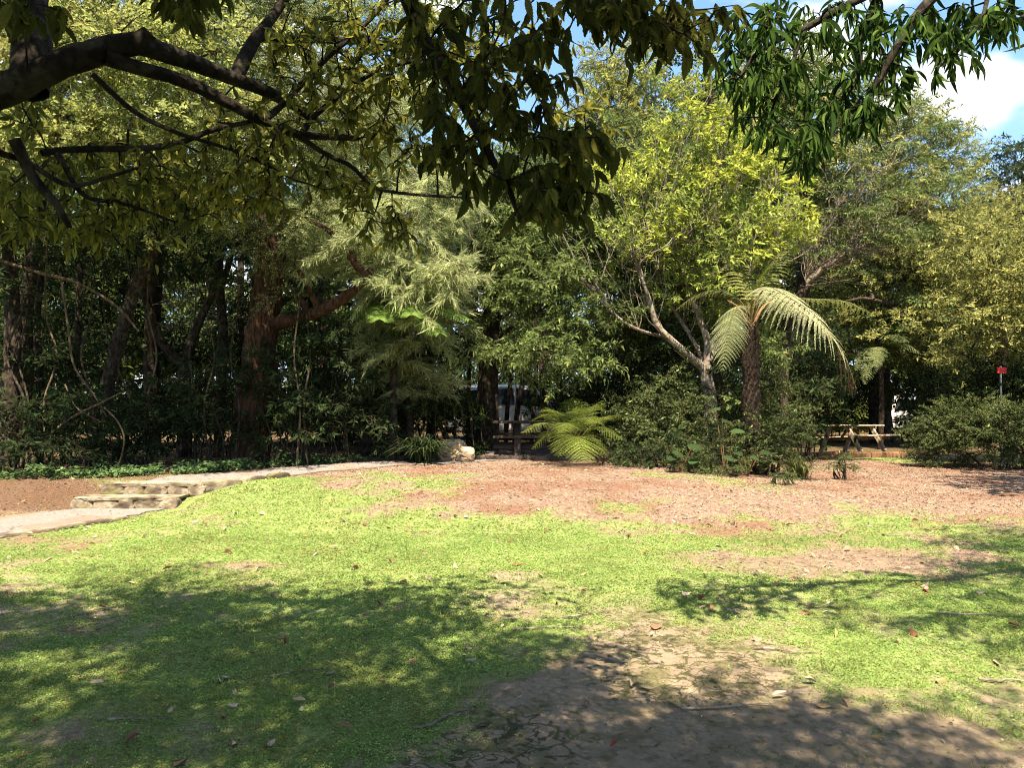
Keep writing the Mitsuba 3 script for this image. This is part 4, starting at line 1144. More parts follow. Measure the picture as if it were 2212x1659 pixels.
# strappy clumps
DK = ((.045, .075, .03), (.07, .10, .04), (.035, .055, .025))
for lab, px, py, d, n, ln, wd, cols in (('dark strappy clump of long arching leaves left of the tan boulder', 912, 985, 16.0, 230, 1.25, .03, DK),
                                        ('strappy grass clump at the left end of the timber edge by the pale picnic table', 1722, 1005, 15.0, 190, .95, .018, ((.12, .15, .05), (.08, .11, .04), (.2, .2, .08))),
                                        ('small strappy tuft between the boulder and the dark table', 1030, 940, 18.4, 60, .7, .02, DK),
                                        ('tall strappy plant behind the tan boulder', 990, 900, 18.2, 80, 1.0, .022, ((.08, .13, .045), (.05, .09, .03)))):
    p = P(px, py, d)
    strap_clump('strappy_clump', lab, p[0], p[1], n, ln, wd, rng, cols)
# heads of narrow leaves on thin canes, behind the boulder
t = thing('cane_plant', 'cane plant with tufts of narrow green leaves, left of the dark table', 'plant')
m, mc = MB(), MB()
for px, py, d in ((1000, 850, 17.6), (960, 830, 17.4), (1020, 880, 17.4), (985, 880, 17.2), (1040, 900, 18), (940, 870, 17.3), (1015, 820, 18)):
    h = P(px, py, d)
    mc.add(*tube(spline([np.array([h[0] + .1, h[1], .2]), np.array([h[0], h[1] + .05, h[2] * .6]), h], 7), .012, 5))
    n = 34
    yaw, el = rng.uniform(0, 6.28, n), rng.normal(.1, .5, n)
    dirs = np.column_stack([np.cos(yaw) * np.cos(el), np.sin(yaw) * np.cos(el), np.sin(el)])
    m.add(*scatter(BLADE, h + rng.normal(0, .05, (n, 3)), frames(dirs, np.tile([0, 0, 1.0], (n, 1))), np.column_stack([rng.uniform(.2, .36, n), np.full(n, .02), np.full(n, .5)]), pick(rng, ((.1, .17, .05), (.07, .12, .04)), n)))
part(t, 'leaves', m.ply('leaf_glossy'), kind='stuff')
part(t, 'canes', mc.ply('bark_dark', True, False), kind='stuff')

# broad-leaved ground plants: taro-like leaves at the front of the bushes
def heart_leaf(n=14):
    a = np.linspace(0, 2 * np.pi, n, endpoint=False)
    r = .5 * (1 - .35 * np.cos(a)) * (1 - .5 * np.exp(-((np.abs(np.angle(np.exp(1j * a))) / .35) ** 2)))
    v = np.column_stack([.45 - r * np.cos(a) * 1.1, r * np.sin(a) * 1.25, -.25 * (r * np.sin(a)) ** 2 * 2])
    v = np.vstack([[.3, 0, .06], v])
    f = np.array([[0, 1 + k, 1 + (k + 1) % n] for k in range(n)])
    return v, f[:, ::-1]


HEART = heart_leaf()
for lab, spots in (('broad heart-leaved plant at the front of the bushes below the lime-leaved tree', ((1468, 975), (1500, 958), (1488, 992), (1440, 985))), ('broad heart-leaved plant between the lime-leaved tree and the tree fern trunk', ((1560, 905), (1590, 925), (1545, 880))),
                   ('broad heart-leaved plant just left of the foot of the tree fern', ((1600, 975), (1632, 985), (1580, 985), (1650, 972)))):
    t = thing('heart_leaved_plant', lab, 'plant')
    b = P(np.mean([s[0] for s in spots]), 1010, 14.7)
    b[2] = gz(b[0], b[1])
    for (px, py) in spots:
        e = P(px, py, 14.5)
        part(t, 'stalk', mikit.ply(tube(spline([b, (b + e) / 2 + [0, 0, .05], e], 6), .008, 5), 'brown_wood', smooth=True))
        R = frames(nrm(np.array([[rng.normal(0, .6), -1, -.35]])), nrm(np.array([[rng.normal(0, .3), -.5, 1]])))
        s = rng.uniform(.14, .22)
        v, f, c = scatter(HEART, e[None], R, np.array([s]), pick(rng, ((.05, .09, .035), (.035, .065, .028)), 1))
        part(t, 'leaf', mikit.ply((v, f), 'leaf_glossy', False, color=c))

# round-leaved ground cover along the far edge of the path
m = MB()
ROUND = (np.vstack([[0.5, 0, .08]] + [[.5 + .5 * math.cos(a), .5 * math.sin(a), .0] for a in np.linspace(0, 2 * np.pi, 8)[:-1]]), np.array([[0, 1 + k, 1 + (k + 1) % 7] for k in range(7)]))
n = 9000
u = rng.random(n)
edge = spline(upper_left[1:] , 200)
edge = np.vstack([spline([(-8.6, 12.7), (-7.6, 12.8), (-6.6, 12.9), (-5.8, 13.25)], 60), edge[3:150]])
q = edge[(u * (len(edge) - 1)).astype(int)]
off = np.abs(rng.normal(0, .45, n)) + .12
clump = np_noise(q[:, 0] * 1.6 + 3, off * 2, 4)
keep = rng.random(n) < np.clip((clump - .25) * 2.6, 0.05, 1)
q, off = q[keep], off[keep]
n = len(q)
x, y = q[:, 0] - off * .45 + rng.normal(0, .05, n), q[:, 1] + off + rng.normal(0, .04, n)
z = gz(x, y) + rng.uniform(.02, .16, n) * (.4 + np_noise(x * 3, y * 3, 8))
dirs = nrm(np.column_stack([rng.normal(0, 1, n), rng.normal(-.3, 1, n), rng.normal(0, .25, n)]))
m.add(*scatter(ROUND, np.column_stack([x, y, z]), frames(dirs, nrm(rng.normal(0, .35, (n, 3)) + [0, -.25, 1])), rng.uniform(.03, .075, n), pick(rng, ((.10, .18, .065), (.15, .23, .10), (.07, .13, .05)), n)))
scene['round_leaved_ground_cover'] = m.ply('leaf_glossy')
labels['round_leaved_ground_cover'] = {'label': 'round-leaved green ground cover along the far edge of the upper path', 'category': 'ground cover', 'kind': 'stuff'}


# ------------------------------------------------------------------ the trees whose branches hang over the clearing
YEL = ((.17, .18, .035), (.24, .24, .04), (.11, .125, .03), (.07, .085, .025))
NEARLEAF = [toothed_leaf(s, bend=.25 + .1 * s, teeth=9, cut=.2) for s in range(4)]
PLAINLEAF = [toothed_leaf(10 + s, bend=.2 + .15 * s, teeth=5, cut=0, shape=.85) for s in range(4)]


class Leaves:
    """Collects leaves of a near tree: the nearest 300 in view become parts of their own, the others one mesh."""
    def __init__(self):
        self.pos, self.dir, self.up, self.len, self.wid, self.col, self.rank = [], [], [], [], [], [], []

    def cluster(self, q, axis, n, ll, lw, rng, cols, hang=.6, spread=.8, dark=1.0):
        axis = nrm(axis)
        b1 = nrm(np.cross(axis, [.2, .1, 1]))
        b2 = np.cross(b1, axis)
        for i in range(n):
            ph = i * 2.4 + rng.uniform(-.4, .4)
            d = nrm(axis * rng.uniform(.2, .9) + (math.cos(ph) * b1 + math.sin(ph) * b2) * spread - np.array([0, 0, hang]) * rng.uniform(.4, 1.4))
            self.pos.append(np.asarray(q) + axis * rng.uniform(-.07, .03))
            self.dir.append(d)
            self.up.append(nrm(np.array([0, 0, 1]) + rng.normal(0, .55, 3)))
            s = math.exp(rng.normal(0, .18))
            self.len.append(ll * s)
            self.wid.append(lw * s)
            self.col.append(pick(rng, cols, 1, .25)[0])

    def emit(self, parent, tmpls, mat, rng, singles=300, name='leaf'):
        pos, d, up, ln, wd, col = map(np.array, (self.pos, self.dir, self.up, self.len, self.wid, self.col))
        R = frames(d, up)
        px = (pos - EYE)
        sx, sy = px[:, 0] / np.maximum(px[:, 1], .1), (px[:, 2] - px[:, 1] * math.tan(PITCH)) / np.maximum(px[:, 1], .1)
        inview = (px[:, 1] > .5) & (np.abs(sx) < .66) & (sy < .5)
        big = np.where(inview, ln / np.maximum(np.linalg.norm(px, axis=1), .1), 0)
        order = np.argsort(-big)
        own = order[:singles]
        own = own[big[own] > 0]
        tones = [pick(rng, self.tones, 1, .2)[0] for _ in range(6)] if singles else []
        plys = {}
        for i in own:
            k, c = int(rng.integers(len(tmpls))), int(rng.integers(6))
            if (k, c) not in plys:
                v, f = tmpls[k]
                plys[k, c] = mikit.ply((v, f), mat, False, color=np.tile(tones[c], (len(v), 1)))
            M = np.eye(4)
            M[:3, :3] = R[i] * np.array([ln[i], wd[i], ln[i]])
            M[:3, 3] = pos[i]
            part(parent, name, {**plys[k, c], 'to_world': ST(M)})
        rest = np.setdiff1d(np.arange(len(pos)), own)
        m = MB()
        which = rng.integers(len(tmpls), size=len(rest))
        for k in range(len(tmpls)):
            r = rest[which == k]
            if len(r):
                m.add(*scatter(tmpls[k], pos[r], R[r], np.column_stack([ln[r], wd[r], ln[r]]), col[r]))
        if m.n:
            part(parent, 'foliage', m.ply(mat), kind='stuff')


rng = np.random.default_rng(71)
oh = thing('overhanging_tree', 'tree at the left whose thick dark mossy branch hangs over with yellow-green leaves', 'tree')
f0 = np.array([-4.2, 3.6, gz(-4.2, 3.6) - .1])
BR = dict(
    trunk=([f0, f0 + [.1, 0, 1.2], np.array([-3.7, 3.7, 2.3]), P(-60, 215, 3.78)], .22, .13),
    a=(PP((-80, 230, 3.78), (20, 190, 3.78), (130, 140, 3.78), (230, 105, 3.83), (318, 88, 3.87)), .082, .05),
    stub=(PP((296, 98, 3.87), (325, 70, 3.87)), .055, .035),
    b=(PP((300, 95, 3.87), (390, 125, 4.05), (470, 155, 4.22), (560, 190, 4.40), (625, 222, 4.49), (680, 262, 4.58)), .052, .018),
    c=(PP((225, 122, 3.78), (280, 140, 3.87), (400, 175, 4.05), (500, 225, 4.14), (575, 265, 4.22), (650, 290, 4.31), (775, 298, 4.40)), .04, .016),
    up=(PP((60, 190, 3.78), (70, 90, 3.87), (60, -20, 3.96), (60, -160, 3.96), (140, -420, 3.87), (500, -750, 3.52)), .09, .06),
    d=(PP((510, 168, 4.31), (545, 95, 4.40), (600, 20, 4.49), (650, -60, 4.58)), .04, .02),
    e=(PP((545, 80, 4.40), (700, 85, 4.66), (850, 95, 4.75), (1000, 135, 4.75), (1090, 150, 4.75)), .025, .008),
    f=(PP((560, 262, 4.22), (600, 235, 4.31), (700, 130, 4.49), (790, 50, 4.58), (860, -30, 4.58)), .02, .012),
    g=(PP((650, 290, 4.31), (690, 240, 4.40), (800, 160, 4.49), (900, 130, 4.49), (1010, 120, 4.49)), .018, .006),
    h=(PP((640, 290, 4.31), (700, 330, 4.40), (760, 360, 4.40), (810, 405, 4.40), (900, 420, 4.40), (1040, 428, 4.31)), .016, .006),
    i=(PP((30, 300, 3.70), (70, 380, 3.78), (120, 440, 3.78), (150, 490, 3.78)), .03, .012),
    j=(PP((90, 330, 3.87), (160, 322, 3.96), (300, 320, 4.05), (380, 310, 4.05), (460, 280, 4.14), (540, 262, 4.22)), .018, .012),
    k=(PP((200, 160, 3.78), (290, 240, 3.87), (380, 285, 3.96), (520, 330, 4.05), (640, 390, 4.14)), .014, .006),
    l=(PP((0, 330, 3.70), (60, 350, 3.78), (150, 400, 3.78), (240, 380, 3.87), (330, 350, 3.96)), .016, .006),
    m=(PP((125, 330, 3.87), (180, 420, 3.87), (270, 440, 3.96), (380, 480, 4.05)), .014, .006),
)
LIMBP = {}
for k, (pts, a, b) in BR.items():
    s = limb(pts, a, b, 30 if a > .05 else 22, 14 if a > .05 else 7, .22 if a > .03 else .1, ord(k[0]))
    part(oh, 'trunk' if k == 'trunk' else 'branch', mikit.ply(s, 'bark_mossy', smooth=True))
    LIMBP[k] = spline(pts, 40)
lv = Leaves()
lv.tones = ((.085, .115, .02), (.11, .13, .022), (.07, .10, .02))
tw = MB()
src = np.vstack([LIMBP[k][8:] for k in 'bcdefghijklm'])
regions = [((60, 470), (110, 60), 40), ((200, 500), (130, 40), 40), ((330, 440), (130, 60), 60), ((430, 390), (130, 70), 60), ((520, 430), (90, 40), 30), ((150, 380), (120, 60), 46), ((300, 330), (120, 60), 36), ((560, 340), (110, 60), 42), ((640, 250), (110, 80), 38),
           ((760, 180), (110, 90), 56), ((880, 110), (120, 90), 60), ((760, 60), (130, 60), 50), ((640, 100), (90, 80), 22), ((840, 280), (90, 60), 38), ((780, 420), (60, 60), 22), ((840, 480), (40, 50), 16), ((700, 380), (70, 50), 20), ((980, 60), (120, 60), 44), ((1000, 200), (90, 60), 26), ((1050, 120), (80, 70), 30),
           ((1160, 120), (60, 80), 16), ((950, 330), (60, 40), 18), ((30, 400), (60, 50), 18), ((1260, 240), (80, 50), 16), ((1300, 300), (60, 40), 12), ((70, 250), (60, 60), 12), ((480, 300), (90, 50), 20)]
Q = np.array([P(cx + rng.normal(0, sx * .6), cy + rng.normal(0, sy * .6), rng.uniform(3.8, 5.0)) for (cx, cy), (sx, sy), n in regions for _ in range(n)])
D = grow(src, Q, rng, .007, .0022, tw)
for q, ax in zip(Q, D):
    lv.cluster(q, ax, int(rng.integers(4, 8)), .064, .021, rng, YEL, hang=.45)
# nearer big-leaved sprays in the middle, hanging from the same tree's high limb
hi = PP((700, -700, 2.99), (820, -200, 2.99), (880, 0, 2.99), (930, 110, 2.99), (990, 205, 2.99), (1055, 330, 2.99), (1100, 410, 2.99), (1120, 470, 2.99))
part(oh, 'branch', mikit.ply(limb(hi, .035, .006, 34, 8, .12, 9), 'bark_mossy', smooth=True))
S1 = spline(hi, 60)
hi2 = PP((820, -200, 2.99), (1050, -120, 2.90), (1200, -30, 2.90), (1330, 30, 2.90), (1450, 60, 2.90))
part(oh, 'branch', mikit.ply(limb(hi2, .02, .005, 24, 7, .12, 9), 'bark_mossy', smooth=True))
S2 = spline(hi2, 40)
S3 = spline(PP((60, -160, 3.96), (200, -120, 3.17), (380, -60, 2.82), (430, 0, 2.73)), 30)
part(oh, 'branch', mikit.ply(limb(PP((60, -160, 3.96), (200, -120, 3.17), (380, -60, 2.82), (430, 0, 2.73)), .03, .006, 24, 7, .12, 9), 'bark_mossy', smooth=True))
near = [((1000, 330), (50, 40), 9, S1), ((960, 250), (45, 50), 12, S1), ((1060, 240), (60, 50), 14, S1), ((1140, 200), (60, 50), 14, S1), ((1120, 300), (60, 40), 13, S1), ((1210, 290), (60, 40), 14, S1), ((1270, 320), (45, 40), 9, S1), ((1110, 400), (50, 35), 10, S1), ((1200, 390), (55, 40), 13, S1),
        ((1170, 450), (40, 30), 9, S1), ((1250, 430), (45, 35), 8, S1), ((1060, 150), (60, 50), 12, S1), ((960, 100), (60, 60), 11, S1), ((1080, 40), (70, 40), 13, S1), ((930, 20), (60, 40), 8, S1), ((900, 200), (40, 40), 6, S1), ((1150, 100), (40, 40), 6, S1),
        ((1200, 60), (30, 40), 6, S2), ((1330, 50), (60, 40), 20, S2), ((1420, 80), (60, 40), 22, S2), ((1500, 60), (50, 40), 18, S2), ((1260, 20), (40, 30), 9, S2), ((1380, 10), (60, 30), 14, S2), ((440, 40), (35, 40), 9, S3), ((380, 10), (40, 25), 6, S3), ((40, 30), (40, 30), 6, LIMBP['up']), ((110, 60), (30, 40), 4, LIMBP['up'])]
nl = Leaves()
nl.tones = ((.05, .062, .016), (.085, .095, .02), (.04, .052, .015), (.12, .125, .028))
for S in (S1, S2, S3, LIMBP['up']):
    Q = np.array([P(cx + rng.normal(0, sx * .7), cy + rng.normal(0, sy * .7) - 15, rng.uniform(2.65, 3.4)) for (cx, cy), (sx, sy), n, S0 in near if S0 is S for _ in range(n)])
    D = grow(S, Q, rng, .006, .002, tw)
    for q, ax in zip(Q, D):
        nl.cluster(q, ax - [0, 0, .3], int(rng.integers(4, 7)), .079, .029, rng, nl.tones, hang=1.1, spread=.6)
part(oh, 'twigs', tw.ply('bark_mossy', True, False), kind='stuff')
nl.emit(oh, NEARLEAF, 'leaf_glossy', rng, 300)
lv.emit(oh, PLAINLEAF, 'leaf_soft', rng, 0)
# the rest of its crown, above and left of the view, whose shade falls on the near lawn
CANOPY = [bough(f'group_canopy_{k}', 320 + k, L=1.0, nsub=10, subl=.45, leaves=10, cols=YEL, ll=.09, lw=.032, mat='leaf_soft', tmpl=LEAF6) for k in range(2)]
crown(oh, [(np.array(c), np.array(r)) for c, r in (((-3.4, 3.65, 4.9), (1.3, 1.1, .6)), ((-1.9, 3.15, 5.0), (1.3, 1.0, .6)), ((-.6, 2.35, 4.8), (1.1, .8, .5)), ((-2.6, 2.15, 5.0), (1.3, 1.0, .6)), ((-1.0, 1.45, 4.8), (1.3, .9, .5)), ((.1, 1.2, 4.8), (1.0, .8, .5)), ((1.2, .6, 4.9), (.9, .7, .5)), ((.2, 0.85, 5), (1.6, .7, .5)), ((-2.4, 1.25, 5), (1.6, .8, .5)), ((-1.5, -0.15, 5.6), (2.2, 1.3, .7)), ((1.6, -0.35, 5.6), (2.2, 1.3, .7)), ((0, -2.35, 6), (2.6, 1.6, .9)), ((-4.6, 3.25, 4.6), (1.2, 1.0, .7)))], CANOPY, rng, dens=1.9, size=.85, name='crown')

# narrow-leaved tree whose branches hang in from the upper right
nt = thing('narrow_leaved_tree', 'tree whose dark branches of narrow hanging leaves dip into the top right', 'tree')
f0 = np.array([5.6, 4.4, gz(5.6, 4.4) - .1])
apex = np.array([4.8, 4.6, 5.2])
part(nt, 'trunk', mikit.ply(limb([f0, f0 + [-.1, 0, 1.5], (f0 + apex) / 2 + [0, .1, 1.0], apex], .2, .11, 24, 14, .2, 5), 'bark_mossy', smooth=True))
NB = dict(a=(PP((2500, -150, 4.64), (2200, -130, 4.56), (2030, -20, 4.47), (1950, 80, 4.47), (1900, 170, 4.47), (1840, 260, 4.47)), .05, .008), b=(PP((2100, -60, 4.56), (1950, -40, 4.56), (1830, 10, 4.56), (1740, 60, 4.56), (1640, 110, 4.56), (1580, 200, 4.56)), .03, .007),
          c=(PP((1900, -20, 4.56), (1860, 80, 4.64), (1850, 170, 4.64), (1780, 260, 4.64), (1750, 330, 4.64)), .022, .006), d=(PP((2250, -110, 4.56), (2150, -40, 4.47), (2120, 40, 4.39), (2070, 110, 4.39)), .02, .005), e=(PP((1740, 60, 4.56), (1700, 160, 4.56), (1650, 260, 4.56)), .015, .005),
          f=(PP((2400, -140, 4.56), (2300, -60, 4.39), (2230, 20, 4.30), (2160, 60, 4.30)), .02, .005))
NS = {}
for k, (pts, a, b) in NB.items():
    if k in 'af':
        pts = [apex] + pts
    part(nt, 'branch', mikit.ply(limb(pts, a, b, 28, 8, .15, ord(k)), 'bark_mossy', smooth=True))
    NS[k] = spline(pts, 40)[(12 if k in 'af' else 2):]
src = np.vstack(list(NS.values()))
rng = np.random.default_rng(83)
wl, tw = Leaves(), MB()
wl.tones = ((.035, .075, .018), (.06, .115, .024), (.024, .05, .015), (.10, .16, .035))
WR = (((1640, 40), (60, 40), 22), ((1750, 60), (70, 50), 26), ((1870, 60), (70, 50), 26), ((1990, 40), (70, 40), 22), ((2110, 30), (60, 35), 18), ((2180, 50), (40, 40), 9), ((1620, 160), (50, 50), 18), ((1720, 170), (60, 50), 20), ((1830, 170), (60, 50), 20), ((1930, 160), (50, 40), 14),
                              ((1650, 250), (50, 40), 13), ((1740, 270), (50, 40), 14), ((1840, 260), (40, 40), 12), ((1900, 240), (30, 40), 6), ((1760, 340), (40, 30), 10), ((1690, 310), (30, 30), 6), ((2010, 110), (60, 30), 10), ((2080, 90), (40, 30), 6), ((1580, 90), (30, 40), 6))
Q = np.array([P(cx + rng.normal(0, sx * .7), cy + rng.normal(0, sy * .7), rng.uniform(4.1, 5.0)) for (cx, cy), (sx, sy), n in WR for _ in range(n)])
D = grow(src, Q, rng, .008, .002, tw)
for q, ax in zip(Q, D):
    wl.cluster(q, ax - [0, 0, .35], int(rng.integers(4, 8)), .105, .021, rng, wl.tones, hang=.9, spread=.75)
part(nt, 'twigs', tw.ply('bark_mossy', True, False), kind='stuff')
wl.emit(nt, PLAINLEAF, 'leaf_glossy', rng, 300)
crown(nt, [(np.array(c), np.array(r)) for c, r in (((3.3, 3.3, 4.6), (.9, .6, .4)), ((4.2, 4.0, 4.8), (1.0, .9, .5)), ((5.2, 5.4, 4.6), (1.1, 1.0, .6)), ((6.0, 6.6, 4.6), (1.2, 1.0, .6)), ((4.4, 2.4, 4.8), (1.0, 1.0, .6)))], WILLOW, rng, dens=1.5, size=.85, name='crown')
# trees beside and behind the viewer that close the clearing
CT = ((12.6, 11.3, 8, 'tree standing outside the view at the right edge of the clearing'), (-2.6, -4.6, 8.5, 'tree standing behind the viewer on the left'), (3.2, -5.2, 9, 'tree standing behind the viewer on the right'), (-11.5, 4.5, 9, 'tree standing outside the view at the left of the clearing'),
      (-8.5, -4.0, 11, 'tall tree far behind the viewer on the left'), (9.5, -3.0, 11, 'tall tree far behind the viewer on the right'), (0.5, -11, 12, 'tall tree directly behind the viewer'), (13, 3.0, 10, 'tree at the right of the viewer, outside the view'), (-15, 10, 11, 'tall tree outside the view at the left edge of the forest'))
for k, (x, y, h, lab) in enumerate(CT):
    b = np.array([x, y, -.1])
    tree('clearing_tree', lab, [b, b + [.2, 0, h * .4], b + [0, .1, h * .8]], .26, .1, 'bark_dark', [(b + [0, 0, h * .82], np.array([3.2, 3.0, h * .2])), (b + [-1.6, .4, h * .6], np.array([2.4, 2.2, h * .16])), (b + [1.6, -.4, h * .55], np.array([2.4, 2.2, h * .16]))], FAR, 700 + k, dens=1.5, size=.9, twig_every=0)


# ------------------------------------------------------------------ tables, timber edges, vehicles
def rod(a, b, w, h, mat, parent, name, up=(0, 0, 1), label=None):
    """A sawn timber from a to b, w wide and h high."""
    a, b = np.asarray(a, float), np.asarray(b, float)
    L = np.linalg.norm(b - a)
    R = frames(nrm(b - a), np.asarray(up, float))
    v, f = place(box(L, w, h, .006), R, (a + b) / 2)
    return part(parent, name, mikit.ply((v, f), mat), label)


c = P(1841, 930, 22.5)
zt = float(gz(c[0], c[1])) + .06
ax = nrm(np.array([.82, .57, -.02]))
pr = nrm(np.array([.57, -.82, .08]))
cen = np.array([c[0], c[1], zt])
t = thing('picnic_table', 'weathered pale timber picnic table with attached benches in the sun on the right', 'picnic table')
at = lambda u, v, z: cen + ax * u + pr * v + nrm(np.cross(ax, -pr) * np.sign(np.cross(ax, -pr)[2])) * z
for k in range(5):
    rod(at(-1.06, -.32 + .16 * k, .735), at(1.06, -.32 + .16 * k, .735), .148, .042, 'weathered_wood', t, 'tabletop_plank')
for s in (-1, 1):
    for k in range(2):
        rod(at(-1.06, s * (.66 + .13 * k), .435), at(1.06, s * (.66 + .13 * k), .435), .12, .042, 'weathered_wood', t, 'bench_plank')
for u in (-.58, .58):
    for s in (-1, 1):
        rod(at(u, s * .26, .71), at(u, s * .62, .0), .10, .085, 'weathered_wood', t, 'leg', up=ax)
    rod(at(u + .06, -.76, .375), at(u + .06, .76, .375), .045, .09, 'brown_wood', t, 'bench_bearer')
    rod(at(u + .06, -.38, .668), at(u + .06, .38, .668), .045, .085, 'brown_wood', t, 'tabletop_bearer')
    rod(at(u * .85, 0, .39), at(u * .15, 0, .69), .04, .07, 'brown_wood', t, 'brace', up=pr)
    for s in (-1, 1):
        b = at(u + .09, s * .30, .67)
        part(t, 'bolt', mikit.ply(tube([b, b + ax * .012], .012, 8), 'weathered_stone'))
# timber edge in front of it
for k, (x0, x1, lab) in enumerate(((1765, 1880, 'timber sleeper edging in front of the pale picnic table, left half'), (1880, 1990, 'timber sleeper edging in front of the pale picnic table, right half'))):
    a, b = P(x0, 985, 21.3), P(x1 - 1, 985, 21.3)
    a[2] = b[2] = float(gz((a[0] + b[0]) / 2, 21.3)) + .05
    key = thing('timber_edging', lab, 'timber edging', 'timber edging by the picnic table')
    v, f = place(box(np.linalg.norm(b - a), .16, .18, .012), None, (a + b) / 2)
    scene[key] = mikit.ply((v, f), 'brown_wood')

# the dark table in the middle
c = P(1128, 930, 17.4)
cen = np.array([c[0] + .35, 17.55, 0.31])
t = thing('picnic_table', 'dark shaded timber picnic table partly hidden by the low fern clump', 'picnic table')
for k in range(4):
    rod(cen + [-.98, .05 + .19 * k, .755], cen + [.98, .05 + .19 * k, .755], .18, .045, 'dark_wood', t, 'tabletop_plank')
for yb in (-.42, 1.08):
    for k in range(2):
        rod(cen + [-.98, yb + .15 * k, .455], cen + [.98, yb + .15 * k, .455], .14, .045, 'dark_wood', t, 'bench_plank')
    for u in (-.45, .5):
        rod(cen + [u, yb + .07, -.05], cen + [u, yb + .07, .43], .15, .13, 'dark_wood', t, 'bench_post', up=(0, 1, 0))
for u in (-.45, .5):
    rod(cen + [u, .34, -.05], cen + [u, .34, .73], .15, .15, 'dark_wood', t, 'table_post', up=(0, 1, 0))
    rod(cen + [u - .11, .02, .69], cen + [u - .11, .66, .69], .05, .08, 'dark_wood', t, 'tabletop_bearer')
for yb in (-.2, .9):
    rod(cen + [-.98, yb, .235], cen + [.98, yb, .235], .05, .09, 'dark_wood', t, 'rail')
# its pad and timber edge
v, f = place(box(2.3, 2.4, .12, .01), None, (cen[0] - .1, 18.1, .27))
scene['table_pad'] = mikit.ply((v, f), 'asphalt')
labels['table_pad'] = {'label': 'grey pad under the dark table', 'category': 'pad', 'kind': 'structure'}
a, b = P(1010, 990, 16.75), P(1205, 990, 16.75)
v, f = place(box(b[0] - a[0], .13, .17, .012), rz(-.05), ((a[0] + b[0]) / 2, 16.8, .30))
key = thing('timber_edging', 'low timber edging in front of the dark table', 'timber edging')
scene[key] = mikit.ply((v, f), 'dark_wood')

# vehicles parked beyond the trees
scene['car_paint'] = {'type': 'twosided', 'bsdf': {'type': 'principled', 'base_color': {'type': 'rgb', 'value': [.78, .79, .8]}, 'roughness': .25, 'specular': .5, 'clearcoat': 1.0, 'clearcoat_gloss': .95}}
scene['car_glass'] = {'type': 'twosided', 'bsdf': {'type': 'principled', 'base_color': {'type': 'rgb', 'value': [.02, .025, .03]}, 'roughness': .06, 'specular': .8}}
scene['rubber'] = {'type': 'twosided', 'bsdf': {'type': 'principled', 'base_color': {'type': 'rgb', 'value': [.02, .02, .02]}, 'roughness': .7}}
scene['alloy'] = {'type': 'twosided', 'bsdf': {'type': 'principled', 'base_color': {'type': 'rgb', 'value': [.5, .5, .52]}, 'roughness': .35, 'metallic': .9}}
scene['lamp_glass'] = {'type': 'twosided', 'bsdf': {'type': 'principled', 'base_color': {'type': 'rgb', 'value': [.7, .72, .75]}, 'roughness': .1, 'specular': .7}}
scene['red_paint'] = {'type': 'twosided', 'bsdf': {'type': 'principled', 'base_color': {'type': 'rgb', 'value': [.75, .03, .04]}, 'roughness': .45, 'specular': .4}}
PROFILE = [(-2.25, .35), (-2.3, .75), (-2.22, .98), (-2.05, 1.52), (-1.9, 1.66), (-1.2, 1.72), (.1, 1.70), (.42, 1.62), (1.12, 1.06), (1.95, .92), (2.22, .74), (2.28, .42), (2.1, .3), (-2.1, .3)]


